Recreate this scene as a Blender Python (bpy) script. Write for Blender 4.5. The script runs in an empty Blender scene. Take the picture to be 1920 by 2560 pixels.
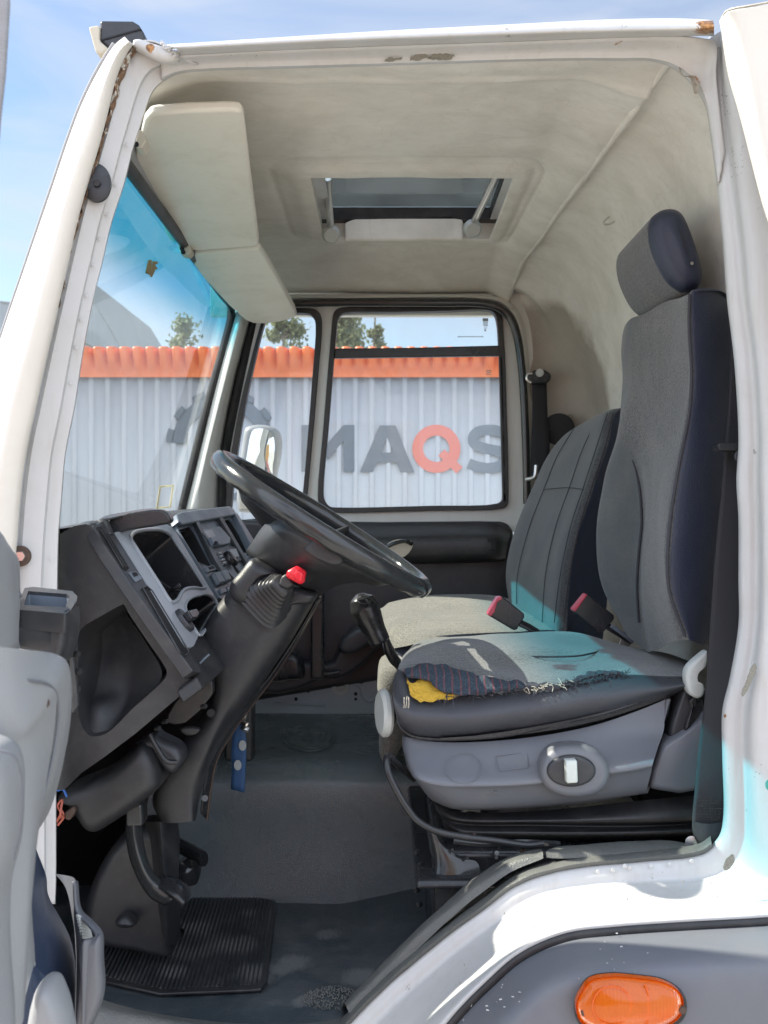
import bpy, bmesh, math, random
from mathutils import Vector, geometry, noise
random.seed(7)
S = bpy.context.scene
COL = S.collection
F = 2500.0
CZ = 2.0
# ------------------------------------------------------------ camera, world, sun
cam = bpy.data.cameras.new("camera"); co = bpy.data.objects.new("camera", cam); COL.objects.link(co)
co.location = (0, 0, CZ); co.rotation_euler = (math.radians(90), 0, 0)
cam.sensor_fit = 'VERTICAL'; cam.sensor_height = 36; cam.lens = 36*F/2560
cam.clip_start = 0.05; cam.clip_end = 2000
cam.dof.use_dof = True; cam.dof.focus_distance = 2.15; cam.dof.aperture_fstop = 9
S.camera = co
SUN = Vector((0.66, -0.20, -0.64)).normalized()       # direction the light travels
elev = math.asin(-SUN.z); az = math.atan2(-SUN.x, -SUN.y)  # azimuth of the sun measured from +Y towards +X
w = bpy.data.worlds.new("World"); S.world = w; w.use_nodes = True
nt = w.node_tree; nd = nt.nodes; lk = nt.links; nd.clear()
out = nd.new('ShaderNodeOutputWorld'); bg = nd.new('ShaderNodeBackground'); sky = nd.new('ShaderNodeTexSky')
sky.sky_type = 'NISHITA'; sky.sun_disc = False; sky.sun_elevation = elev; sky.sun_rotation = az
sky.air_density = 1.0; sky.dust_density = 0.1; sky.ozone_density = 1.2
tc = nd.new('ShaderNodeTexCoord'); mp = nd.new('ShaderNodeMapping'); mp.inputs['Scale'].default_value = (1.0, 1.0, 4.5)
mp.inputs['Rotation'].default_value = (0.25, 0.1, 0.4)
nz = nd.new('ShaderNodeTexNoise'); nz.inputs['Scale'].default_value = 2.6; nz.inputs['Detail'].default_value = 7
nz.inputs['Roughness'].default_value = 0.5; nz.inputs['Distortion'].default_value = 0.5
rp = nd.new('ShaderNodeValToRGB'); rp.color_ramp.elements[0].position = 0.37; rp.color_ramp.elements[1].position = 0.72
rp.color_ramp.elements[0].color = (0, 0, 0, 1); rp.color_ramp.elements[1].color = (0.8, 0.8, 0.8, 1)
mx = nd.new('ShaderNodeMix'); mx.data_type = 'RGBA'
mx.inputs[7].default_value = (4.2, 4.4, 4.8, 1)
lk.new(tc.outputs['Generated'], mp.inputs[0]); lk.new(mp.outputs[0], nz.inputs['Vector']); lk.new(nz.outputs[0], rp.inputs[0])
lk.new(rp.outputs[0], mx.inputs[0]); lk.new(sky.outputs[0], mx.inputs[6])
# bright cloud bank added in the unseen sky (world -Y) to light the cab
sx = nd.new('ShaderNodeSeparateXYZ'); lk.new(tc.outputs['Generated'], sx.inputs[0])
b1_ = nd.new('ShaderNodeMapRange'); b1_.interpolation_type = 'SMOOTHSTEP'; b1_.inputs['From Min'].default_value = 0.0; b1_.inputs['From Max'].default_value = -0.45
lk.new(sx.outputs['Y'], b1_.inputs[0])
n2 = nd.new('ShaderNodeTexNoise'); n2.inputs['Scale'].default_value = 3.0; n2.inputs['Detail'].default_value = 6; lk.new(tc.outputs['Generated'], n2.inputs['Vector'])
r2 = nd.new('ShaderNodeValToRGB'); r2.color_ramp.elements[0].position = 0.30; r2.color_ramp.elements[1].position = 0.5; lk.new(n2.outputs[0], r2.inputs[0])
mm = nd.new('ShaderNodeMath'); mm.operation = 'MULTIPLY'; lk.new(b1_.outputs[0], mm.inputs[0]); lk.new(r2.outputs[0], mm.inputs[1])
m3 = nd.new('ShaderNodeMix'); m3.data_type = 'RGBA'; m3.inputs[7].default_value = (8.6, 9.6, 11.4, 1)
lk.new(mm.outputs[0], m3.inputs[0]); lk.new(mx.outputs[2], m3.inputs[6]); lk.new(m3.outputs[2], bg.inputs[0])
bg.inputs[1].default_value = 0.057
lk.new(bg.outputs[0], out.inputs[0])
sd = bpy.data.lights.new("sun", 'SUN'); so = bpy.data.objects.new("sun", sd); COL.objects.link(so)
sd.energy = 2.85; sd.angle = math.radians(0.55); sd.color = (1.0, 0.94, 0.84)
so.rotation_euler = SUN.to_track_quat('-Z', 'Y').to_euler(); so.location = (-6, 3, 8)
S.view_settings.view_transform = 'Standard'; S.view_settings.look = 'None'
S.view_settings.exposure = 1.85; S.view_settings.gamma = 1
S.cycles.max_bounces = 12; S.cycles.diffuse_bounces = 6; S.cycles.transparent_max_bounces = 16

# ------------------------------------------------------------ materials
def new_mat(name):
    m = bpy.data.materials.new(name); m.use_nodes = True
    n = m.node_tree.nodes; l = m.node_tree.links
    return m, n, l, n['Principled BSDF']
def ramp(n, l, src, a, b, ca=(0, 0, 0, 1), cb=(1, 1, 1, 1)):
    r = n.new('ShaderNodeValToRGB'); e = r.color_ramp.elements
    e[0].position = a; e[1].position = b; e[0].color = ca; e[1].color = cb
    l.new(src, r.inputs[0]); return r.outputs[0]
def tex_noise(n, l, vec, scale, detail=5, rough=0.55, dist=0):
    t = n.new('ShaderNodeTexNoise'); t.inputs['Scale'].default_value = scale; t.inputs['Detail'].default_value = detail
    t.inputs['Roughness'].default_value = rough; t.inputs['Distortion'].default_value = dist
    if vec: l.new(vec, t.inputs['Vector'])
    return t.outputs[0]
def mixc(n, l, fac, a, b):
    m = n.new('ShaderNodeMix'); m.data_type = 'RGBA'
    for i, v in ((0, fac), (6, a), (7, b)):
        if hasattr(v, 'links'): l.new(v, m.inputs[i])
        else: m.inputs[i].default_value = v if i == 0 else (v[0], v[1], v[2], 1)
    return m.outputs[2]
def mth(n, l, op, a, b=None, clamp=False):
    m = n.new('ShaderNodeMath'); m.operation = op; m.use_clamp = clamp
    for i, v in ((0, a), (1, b)):
        if v is None: continue
        if hasattr(v, 'links'): l.new(v, m.inputs[i])
        else: m.inputs[i].default_value = v
    return m.outputs[0]
def bump(n, l, bs, h, strength, dist=0.002, prev=None):
    b = n.new('ShaderNodeBump'); b.inputs['Strength'].default_value = strength; b.inputs['Distance'].default_value = dist
    l.new(h, b.inputs['Height'])
    if prev: l.new(prev, b.inputs['Normal'])
    l.new(b.outputs[0], bs.inputs['Normal']); return b.outputs[0]
def pos(n, scale=None, l=None):
    g = n.new('ShaderNodeTexCoord').outputs['Object']
    if scale:
        m = n.new('ShaderNodeMapping'); m.inputs['Scale'].default_value = scale; l.new(g, m.inputs[0]); return m.outputs[0]
    return g
def plastic(name, c, rough=0.5, grain=900, gs=0.25, dirt=0.25, dc=(0.16, 0.15, 0.13), spec=0.5, scuffs=()):
    """moulded plastic with a leather-like grain, dusty smears and scuffs"""
    m, n, l, b = new_mat(name); p = pos(n)
    f = ramp(n, l, tex_noise(n, l, p, 7, 6, 0.65, 0.6), 0.48, 0.78)
    f2 = ramp(n, l, tex_noise(n, l, p, 45, 6, 0.7), 0.5, 0.8)
    ff = mth(n, l, 'MULTIPLY', mth(n, l, 'ADD', f, mth(n, l, 'MULTIPLY', f2, 0.5), True), dirt)
    cc_ = mixc(n, l, ff, c, dc)
    if scuffs:
        wob = tex_noise(n, l, pos(n, (70, 16, 30), l), 1, 9, 0.82, 0.3); tot = None
        for q, r0 in scuffs:
            d = n.new('ShaderNodeVectorMath'); d.operation = 'DISTANCE'; l.new(p, d.inputs[0]); d.inputs[1].default_value = q
            e = mth(n, l, 'MULTIPLY', mth(n, l, 'SUBTRACT', mth(n, l, 'MULTIPLY', wob, 1.9), mth(n, l, 'MULTIPLY', d.outputs['Value'], 1/r0)), 2.2, True)
            tot = e if tot is None else mth(n, l, 'MAXIMUM', tot, e)
        cc_ = mixc(n, l, mth(n, l, 'MULTIPLY', tot, 0.5), cc_, (0.24, 0.24, 0.235))
    l.new(cc_, b.inputs['Base Color'])
    r = n.new('ShaderNodeMapRange'); r.inputs['To Min'].default_value = rough-0.08; r.inputs['To Max'].default_value = rough+0.16
    l.new(f, r.inputs[0]); l.new(r.outputs[0], b.inputs['Roughness'])
    b.inputs['Specular IOR Level'].default_value = spec
    if gs:
        v = n.new('ShaderNodeTexVoronoi'); v.inputs['Scale'].default_value = grain; v.feature = 'SMOOTH_F1'
        v.inputs['Smoothness'].default_value = 0.4
        l.new(p, v.inputs['Vector']); bump(n, l, b, v.outputs['Distance'], gs, 0.0012)
    return m
def simple(name, c, rough=0.5, metal=0, bs=0, scale=60, var=0.15):
    m, n, l, b = new_mat(name); p = pos(n)
    t = tex_noise(n, l, p, scale, 6, 0.6)
    l.new(mixc(n, l, t, [x*(1-var) for x in c], [min(1, x*(1+var)) for x in c]), b.inputs['Base Color'])
    b.inputs['Roughness'].default_value = rough; b.inputs['Metallic'].default_value = metal
    if bs: bump(n, l, b, t, bs, 0.004)
    return m
def paint(name, c=(0.68, 0.69, 0.71), rust=(), amount=1.0, chips=0.69):
    """old white paint: chalky, grime streaks, chips, and rust blooms at the given places"""
    m, n, l, b = new_mat(name); p = pos(n)
    g1 = ramp(n, l, tex_noise(n, l, p, 5, 7, 0.65, 0.8), 0.45, 0.8)
    st = ramp(n, l, tex_noise(n, l, pos(n, (60, 60, 5), l), 1.0, 5, 0.6), 0.52, 0.8)
    grime = mth(n, l, 'MULTIPLY', mth(n, l, 'ADD', mth(n, l, 'MULTIPLY', g1, 0.5), mth(n, l, 'MULTIPLY', st, 0.45), True), 0.38*amount)
    col = mixc(n, l, grime, c, (0.42, 0.38, 0.31))
    ch = ramp(n, l, tex_noise(n, l, pos(n, (1, 1, .55), l), 26, 9, 0.72, 0.4), chips, chips+0.025)
    col = mixc(n, l, mth(n, l, 'MULTIPLY', ch, 0.8), col, (0.16, 0.15, 0.13))
    wob = tex_noise(n, l, p, 55, 8, 0.75, 0.8)
    tot = None
    for (q, r) in rust:
        d = n.new('ShaderNodeVectorMath'); d.operation = 'DISTANCE'; l.new(p, d.inputs[0]); d.inputs[1].default_value = q
        e = mth(n, l, 'SUBTRACT', mth(n, l, 'MULTIPLY', wob, 1.9), mth(n, l, 'MULTIPLY', d.outputs['Value'], 1/r))
        e = mth(n, l, 'MULTIPLY', e, 6, True)
        tot = e if tot is None else mth(n, l, 'MAXIMUM', tot, e)
    if tot is not None:
        rc = ramp(n, l, tex_noise(n, l, p, 160, 6, 0.7), 0.38, 0.62, (0.10, 0.045, 0.025, 1), (0.50, 0.24, 0.07, 1))
        col = mixc(n, l, tot, col, rc)
    l.new(col, b.inputs['Base Color'])
    b.inputs['Roughness'].default_value = 0.38; b.inputs['Coat Weight'].default_value = 0.15
    bump(n, l, b, tex_noise(n, l, p, 14, 4, 0.5), 0.12, 0.01)
    return m
def fabric(name, c, c2, s=260, strength=0.6, worn=0.35):
    m, n, l, b = new_mat(name); p = pos(n)
    vo = n.new('ShaderNodeTexVoronoi'); vo.inputs['Scale'].default_value = s; vo.inputs['Randomness'].default_value = 0.75
    l.new(pos(n, (1, 1, 1.5), l), vo.inputs['Vector'])
    h2 = mth(n, l, 'SUBTRACT', 1.0, vo.outputs['Distance'])
    f = ramp(n, l, tex_noise(n, l, p, 9, 5, 0.6, 0.5), 0.4, 0.75)
    base = mixc(n, l, mth(n, l, 'MULTIPLY', f, worn), c, (0.36, 0.34, 0.28))
    base = mixc(n, l, ramp(n, l, vo.outputs['Distance'], 0.1, 0.75), base, c2)
    l.new(base, b.inputs['Base Color'])
    b.inputs['Roughness'].default_value = 0.95; b.inputs['Specular IOR Level'].default_value = 0.15
    b.inputs['Sheen Weight'].default_value = 0.3
    bump(n, l, b, h2, strength, 0.002)
    return m
def felt(name):
    """stained beige moulded felt lining"""
    m, n, l, b = new_mat(name); p = pos(n)
    f = ramp(n, l, tex_noise(n, l, p, 2.2, 5, 0.6, 1.6), 0.38, 0.66)
    g = ramp(n, l, tex_noise(n, l, pos(n, (9, 11, 12), l), 1, 9, 0.72, 0.3), 0.42, 0.8)
    col = mixc(n, l, mth(n, l, 'MULTIPLY', f, 0.55), (0.87, 0.845, 0.785), (0.68, 0.64, 0.565))
    col = mixc(n, l, mth(n, l, 'MULTIPLY', g, 0.28), col, (0.36, 0.32, 0.26))
    # tide marks left by leaks
    t = tex_noise(n, l, p, 3.2, 3, 0.5, 2.2)
    line = mth(n, l, 'SUBTRACT', 1.0, mth(n, l, 'MULTIPLY', mth(n, l, 'ABSOLUTE', mth(n, l, 'SUBTRACT', t, 0.5)), 70), True)
    col = mixc(n, l, mth(n, l, 'MULTIPLY', line, 0.28), col, (0.66, 0.63, 0.55))
    # brown damp patch in the far corner
    d = n.new('ShaderNodeVectorMath'); d.operation = 'DISTANCE'; l.new(p, d.inputs[0]); d.inputs[1].default_value = (0.60, 3.55, CZ+0.40)
    k = mth(n, l, 'SUBTRACT', 1.05, mth(n, l, 'ADD', mth(n, l, 'MULTIPLY', d.outputs['Value'], 2.0), mth(n, l, 'MULTIPLY', tex_noise(n, l, p, 6, 4), 0.5)))
    col = mixc(n, l, mth(n, l, 'MULTIPLY', mth(n, l, 'MULTIPLY', k, 6, True), 0.6), col, (0.20, 0.155, 0.11))
    l.new(col, b.inputs['Base Color']); b.inputs['Roughness'].default_value = 1; b.inputs['Specular IOR Level'].default_value = 0.1
    bump(n, l, b, tex_noise(n, l, p, 420, 3, 0.8), 0.5, 0.002)
    return m
def glass(name, film=0.10, tint=None, dirtc=(0.75, 0.8, 0.8)):
    m, n, l, b = new_mat(name); o = n['Material Output']; n.remove(b); p = pos(n)
    tr = n.new('ShaderNodeBsdfTransparent'); gl = n.new('ShaderNodeBsdfGlossy'); gl.inputs['Roughness'].default_value = 0.02
    fr = n.new('ShaderNodeFresnel'); fr.inputs['IOR'].default_value = 1.4
    if tint:
        sp = n.new('ShaderNodeSeparateXYZ'); l.new(p, sp.inputs[0])
        z = n.new('ShaderNodeMapRange'); z.inputs['From Min'].default_value = CZ+tint[0]; z.inputs['From Max'].default_value = CZ+tint[1]
        z.interpolation_type = 'SMOOTHSTEP'
        l.new(mth(n, l, 'ADD', sp.outputs['Z'], mth(n, l, 'MULTIPLY', sp.outputs['Y'], -0.04)), z.inputs[0])
        l.new(mixc(n, l, z.outputs[0], (0.95, 0.97, 0.92), (0.03, 0.43, 0.56)), tr.inputs[0])
    else: tr.inputs[0].default_value = (0.93, 0.96, 0.95, 1)
    m1 = n.new('ShaderNodeMixShader'); l.new(fr.outputs[0], m1.inputs[0]); l.new(tr.outputs[0], m1.inputs[1]); l.new(gl.outputs[0], m1.inputs[2])
    df = n.new('ShaderNodeBsdfTranslucent'); df.inputs[0].default_value = (*dirtc, 1)
    df2 = n.new('ShaderNodeBsdfDiffuse'); df2.inputs[0].default_value = (*dirtc, 1)
    md = n.new('ShaderNodeMixShader'); md.inputs[0].default_value = 0.4; l.new(df.outputs[0], md.inputs[1]); l.new(df2.outputs[0], md.inputs[2])
    f = ramp(n, l, tex_noise(n, l, p, 6, 7, 0.7, 1.0), 0.3, 0.85)
    s = ramp(n, l, tex_noise(n, l, p, 220, 4, 0.8), 0.66, 0.74)
    fac = mth(n, l, 'ADD', mth(n, l, 'MULTIPLY', mth(n, l, 'ADD', f, 0.35), film), mth(n, l, 'MULTIPLY', s, film*0.6), True)
    m2 = n.new('ShaderNodeMixShader'); l.new(fac, m2.inputs[0]); l.new(m1.outputs[0], m2.inputs[1]); l.new(md.outputs[0], m2.inputs[2])
    l.new(m2.outputs[0], o.inputs['Surface'])
    return m
def rustm(name, a=(0.07, 0.04, 0.03), b2=(0.33, 0.19, 0.10), white=0.45):
    m, n, l, b = new_mat(name); p = pos(n)
    c = mixc(n, l, ramp(n, l, tex_noise(n, l, p, 120, 8, 0.75), 0.35, 0.65), a, b2)
    c = mixc(n, l, ramp(n, l, tex_noise(n, l, p, 38, 8, 0.75, 1), 1-white, 1.03-white), c, (0.68, 0.66, 0.6))
    l.new(c, b.inputs['Base Color']); b.inputs['Roughness'].default_value = 0.9
    bump(n, l, b, tex_noise(n, l, p, 150, 6, 0.7), 0.8, 0.004)
    return m

def PW(px, py, d): return Vector(((px-960)/F*d, d, CZ-(py-1280)/F*d))
M = {}
M['white'] = paint('white_paint', (0.575, 0.575, 0.57), amount=1.9, chips=0.662, rust=[(PW(1768, 70, 1.70), .024), (PW(1550, 122, 1.745), .014), (PW(1700, 98, 1.715), .007), (PW(1735, 205, 1.77), .012),
      (PW(1535, 88, 1.70), .003), (PW(1752, 240, 1.77), .008), (PW(375, 118, 1.72), .010), (PW(1798, 100, 1.70), .008),
      (PW(52, 1390, 1.74), .008), (PW(84, 1560, 1.74), .004), (PW(443, 178, 1.76), .006), (PW(1812, 1790, 1.78), .004)])
M['cream'] = paint('sunlit_cream_paint', (0.74, 0.70, 0.62), amount=0.8, chips=0.74, rust=[(PW(1812, 30, 1.5), .010)])  # white body paint as sunlit: the warm bright tone is put into the colour
M['body_in'] = paint('inner_body_paint', (0.72, 0.73, 0.69), amount=0.8, chips=0.78)
M['bare'] = paint('blue_grey_door_paint', (0.42, 0.47, 0.52), amount=1.4, chips=0.7)
M['rust'] = rustm('rusted_sealer')
M['sealer'] = rustm('flaking_sealer', (0.22, 0.19, 0.15), (0.5, 0.45, 0.38), 0.3)
M['plastic'] = plastic('black_grained_plastic', (0.024, 0.025, 0.028), 0.44)
M['plastic2'] = plastic('charcoal_plastic', (0.034, 0.036, 0.042), 0.42, 1400, 0.15)
M['smooth'] = plastic('smooth_black_plastic', (0.022, 0.023, 0.026), 0.30, gs=0, dirt=0.12)
M['gloss'] = plastic('worn_glossy_black', (0.028, 0.03, 0.032), 0.2, gs=0, dirt=0.10, spec=0.6)
M['grey'] = plastic('mid_grey_plastic', (0.15, 0.158, 0.18), 0.42, 1300, 0.12, dirt=0.35, dc=(0.2, 0.2, 0.18))
M['doorgrey'] = plastic('door_trim_grey', (0.30, 0.31, 0.32), 0.42, 700, 0.15, dirt=0.4, dc=(0.3, 0.29, 0.26))
M['silver'] = plastic('silver_bezel', (0.33, 0.35, 0.38), 0.36, gs=0, dirt=0.25)
M['stack'] = plastic('blue_grey_bezel', (0.15, 0.18, 0.22), 0.40, gs=0, dirt=0.3)
M['blue'] = plastic('navy_door_vinyl', (0.03, 0.05, 0.10), 0.4, 500, 0.4, dirt=0.2)
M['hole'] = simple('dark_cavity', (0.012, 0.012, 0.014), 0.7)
M['rubber'] = plastic('black_rubber', (0.02, 0.02, 0.022), 0.45, gs=0, dirt=0.25)
M['vinyl'] = plastic('grey_sill_vinyl', (0.11, 0.115, 0.11), 0.55, 330, 0.7, dirt=0.5, dc=(0.2, 0.19, 0.16))
M['tunnel'] = plastic('engine_cover_vinyl', (0.115, 0.142, 0.152), 0.33, 420, 0.4, dirt=0.4, dc=(0.16, 0.18, 0.17))
def FP(px, py):
    d = .985*F/(py-1280); return PW(px, py, d)
SCF = [(FP(600, 2370), .06), (FP(640, 2440), .05), (FP(735, 2400), .05), (FP(700, 2415), .04), (FP(500, 2330), .05), (FP(430, 2440), .04), (FP(760, 2500), .03), (FP(900, 2440), .05), (FP(820, 2330), .035), (FP(620, 2290), .03)]
M['floor'] = plastic('scuffed_floor_vinyl', (0.045, 0.058, 0.068), 0.40, 260, 0.4, dirt=0.75, dc=(0.16, 0.16, 0.155), scuffs=SCF)
M['leather'] = plastic('navy_leatherette', (0.026, 0.033, 0.060), 0.40, 700, 0.5, dirt=0.15, dc=(0.07, 0.06, 0.06))
M['leather2'] = plastic('black_leatherette', (0.050, 0.053, 0.063), 0.40, 620, 0.5, dirt=0.25, dc=(0.10, 0.09, 0.09))
M['fab'] = fabric('grey_woven_seat_cloth', (0.135, 0.142, 0.14), (0.085, 0.09, 0.094), 170, 0.6)
M['fabd'] = fabric('dark_woven_seat_cloth', (0.12, 0.125, 0.128), (0.075, 0.08, 0.086), 190, 0.6, 0.3)
M['fabs'] = fabric('smooth_seat_cloth', (0.13, 0.145, 0.15), (0.10, 0.11, 0.115), 600, 0.35, 0.4)
M['fabc'] = fabric('dusty_seat_cloth', (0.19, 0.188, 0.17), (0.12, 0.12, 0.11), 170, 0.6, 0.6)
M['mesh'] = fabric('black_mesh_cloth', (0.045, 0.045, 0.048), (0.015, 0.015, 0.016), 520, 0.5, 0.1)
M['felt'] = felt('stained_beige_felt')
M['visor'] = plastic('beige_visor_vinyl', (0.82, 0.79, 0.70), 0.55, 900, 0.1, dirt=0.25, dc=(0.42, 0.38, 0.29))
M['beige'] = plastic('beige_plastic', (0.55, 0.5, 0.4), 0.4, gs=0)
M['glass'] = glass('windshield_glass', 0.035, (0.375, 0.52))
M['sideglass'] = glass('dusty_side_glass', 0.2)
M['lidglass'] = glass('dark_hatch_lid', 0.10, dirtc=(0.4, 0.45, 0.45))
M['metal'] = simple('scratched_steel', (0.55, 0.55, 0.54), 0.35, 1, 0.1)
M['alu'] = simple('brushed_aluminium', (0.72, 0.72, 0.7), 0.3, 1)
M['screw'] = simple('rusty_screw', (0.10, 0.065, 0.05), 0.7, 0.2, 0.4, 200)
M['red'] = simple('red_plastic', (0.75, 0.02, 0.035), 0.3)
M['pink'] = simple('faded_red_plastic', (0.62, 0.08, 0.12), 0.4)
M['lightgrey'] = simple('light_grey_plastic', (0.50, 0.52, 0.50), 0.4)
M['switch'] = simple('pale_switch_plastic', (0.62, 0.66, 0.62), 0.35)
M['white_sticker'] = simple('white_print', (0.6, 0.6, 0.58), 0.6)
M['foam'] = simple('yellow_foam', (0.60, 0.37, 0.045), 1.0, 0, 1.0, 220, 0.35)
M['thread'] = simple('pale_thread', (0.5, 0.45, 0.36), 0.9)
M['threadd'] = simple('dark_thread', (0.05, 0.05, 0.06), 0.9)
M['reveal'] = simple('grey_lining', (0.32, 0.32, 0.33), 0.8)
M['mirror'] = simple('mirror_silver', (0.85, 0.87, 0.87), 0.03, 1, 0, 5, 0.02)
M['cyan'] = simple('teal_patch', (0.05, 0.35, 0.28), 0.4)
M['wire'] = simple('red_wire', (0.45, 0.12, 0.08), 0.5)
M['wireb'] = simple('blue_wire', (0.05, 0.15, 0.5), 0.5)
def belt_mat():
    m, n, l, b = new_mat('black_webbing'); wv = n.new('ShaderNodeTexWave'); wv.bands_direction = 'Z'; wv.inputs['Scale'].default_value = 170
    l.new(pos(n), wv.inputs['Vector']); b.inputs['Base Color'].default_value = (0.028, 0.028, 0.033, 1); b.inputs['Roughness'].default_value = 0.6
    bump(n, l, b, wv.outputs['Fac'], 0.7, 0.0012); return m
M['belt'] = belt_mat()
def denim():
    m, n, l, b = new_mat('torn_striped_lining'); p = pos(n)
    wv = n.new('ShaderNodeTexWave'); wv.bands_direction = 'X'; wv.inputs['Scale'].default_value = 20; wv.inputs['Distortion'].default_value = 1.5
    l.new(p, wv.inputs['Vector'])
    c = mixc(n, l, ramp(n, l, wv.outputs['Fac'], 0.86, 0.97), (0.035, 0.05, 0.075), (0.19, 0.06, 0.07))
    c = mixc(n, l, ramp(n, l, tex_noise(n, l, p, 420, 3, 0.7), 0.5, 0.7), c, (0.10, 0.17, 0.20))
    l.new(c, b.inputs['Base Color']); b.inputs['Roughness'].default_value = 0.95
    bump(n, l, b, tex_noise(n, l, p, 500, 3, 0.8), 1.0, 0.004); return m
M['denim'] = denim()
def orange_lens():
    m, n, l, b = new_mat('amber_lens'); p = pos(n)
    l.new(mixc(n, l, tex_noise(n, l, p, 30), (0.95, 0.15, 0.006), (0.98, 0.23, 0.015)), b.inputs['Base Color'])
    b.inputs['Roughness'].default_value = 0.12; b.inputs['Transmission Weight'].default_value = 0.4; b.inputs['IOR'].default_value = 1.3
    b.inputs['Coat Weight'].default_value = 0.6
    wv = n.new('ShaderNodeTexWave'); wv.bands_direction = 'X'; wv.inputs['Scale'].default_value = 60; l.new(p, wv.inputs['Vector'])
    bump(n, l, b, wv.outputs['Fac'], 0.12, 0.002); return m
M['amber'] = orange_lens()

# ------------------------------------------------------------ geometry helpers
K1=(0,0,.5787); K2=(960,0,.5787); K3=(0,700,.5787); K4=(960,700,.5787); K5=(0,1240,.5787); K6=(960,1400,.5787)
K7=(0,1800,.5787); K8=(960,1900,.5787); Z1=(100,1240,.3255); Z2=(0,1350,.5469); Z3=(500,1080,.3617); Z4=(940,1560,.2773)
Z5=(1600,0,.2532); Z6=(1560,1500,.3163); Z7=(560,740,.4702); Z8=(600,1380,.2893); PX=(0,0,1)
def P(px, py, d): return PW(px, py, d)
def T(k, pts, d=None): return [(k[0]+k[2]*p[0], k[1]+k[2]*p[1], p[2] if len(p) > 2 else d) for p in pts]
def Wd(pts): return [P(*p) for p in pts]
class Plane:
    """a plane given by three points; at() finds where a line of sight meets it"""
    def __init__(s, a, b, c):
        s.o = a; s.n = (b-a).cross(c-a).normalized()
        if s.n.y > 0: s.n = -s.n
    def at(s, px, py):
        r = P(px, py, 1)-Vector((0, 0, CZ)); c = Vector((0, 0, CZ))
        return c + r*((s.o-c).dot(s.n)/r.dot(s.n))
def cr(pts, k=6, closed=False):
    pts = [Vector(p) for p in pts]; n = len(pts); o = []
    if k <= 1: return pts
    for i in range(n if closed else n-1):
        if closed: a, b, c, d = pts[(i-1) % n], pts[i], pts[(i+1) % n], pts[(i+2) % n]
        else:
            b, c = pts[i], pts[i+1]; a = pts[i-1] if i > 0 else b*2-c; d = pts[i+2] if i+2 < n else c*2-b
        # centripetal parameterisation keeps tight corners from overshooting
        t1 = max((b-a).length, 1e-6)**.5; t2 = t1+max((c-b).length, 1e-6)**.5; t3 = t2+max((d-c).length, 1e-6)**.5
        for j in range(k):
            t = t1+(t2-t1)*j/k
            A1 = a*((t1-t)/t1)+b*(t/t1); A2 = b*((t2-t)/(t2-t1))+c*((t-t1)/(t2-t1)); A3 = c*((t3-t)/(t3-t2))+d*((t-t2)/(t3-t2))
            B1 = A1*((t2-t)/t2)+A2*(t/t2); B2 = A2*((t3-t)/(t3-t1))+A3*((t-t1)/(t3-t1))
            o.append(B1*((t2-t)/(t2-t1))+B2*((t-t1)/(t2-t1)))
    if not closed: o.append(pts[-1])
    return o
def even(pts, n):
    L = [0]
    for a, b in zip(pts, pts[1:]): L.append(L[-1]+(b-a).length)
    o = []; j = 0
    for i in range(n):
        t = L[-1]*i/(n-1)
        while j < len(pts)-2 and L[j+1] < t: j += 1
        s = (t-L[j])/max(L[j+1]-L[j], 1e-9); o.append(pts[j].lerp(pts[j+1], min(max(s, 0), 1)))
    return o
ROOT = {}
def link(name, me, parent=None, mats=(), smooth=True, angle=38, bevel=0, seg=3, solid=0, soff=-1, sub=0):
    for m in (mats if isinstance(mats, (list, tuple)) else [mats]): me.materials.append(M[m] if isinstance(m, str) else m)
    o = bpy.data.objects.new(name, me); COL.objects.link(o)
    if smooth:
        me.polygons.foreach_set('use_smooth', [True]*len(me.polygons))
        if angle: me.set_sharp_from_angle(angle=math.radians(angle))
    if solid:
        md = o.modifiers.new('thickness', 'SOLIDIFY'); md.thickness = solid; md.offset = soff
    if bevel:
        md = o.modifiers.new('round', 'BEVEL'); md.width = bevel; md.segments = seg; md.limit_method = 'ANGLE'
        md.angle_limit = math.radians(35); md.harden_normals = True
    if sub:
        md = o.modifiers.new('sub', 'SUBSURF'); md.levels = sub; md.render_levels = sub
    if parent is not None:
        o.parent = parent; o.matrix_parent_inverse = wm(parent).inverted()
    return o
def wm(o):
    from mathutils import Matrix
    m = Matrix.Translation(o.location) @ o.rotation_euler.to_matrix().to_4x4()
    return m if o.parent is None else wm(o.parent) @ o.matrix_parent_inverse @ m
def mk(verts, faces, mi=None):
    me = bpy.data.meshes.new('m'); me.from_pydata([tuple(v) for v in verts], [], faces)
    if mi:
        me.polygons.foreach_set('material_index', mi)
    me.update(); return me
class G:
    """collects pieces that belong to one part"""
    def __init__(s): s.v = []; s.f = []; s.m = []
    def add(s, v, f, m=0):
        o = len(s.v); s.v += [Vector(x) for x in v]; s.f += [tuple(i+o for i in q) for q in f]; s.m += [m]*len(f) if isinstance(m, int) else list(m); return s
    def make(s, name, parent, mats, **k): return link(name, mk(s.v, s.f, s.m), parent, mats, **k)
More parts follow.
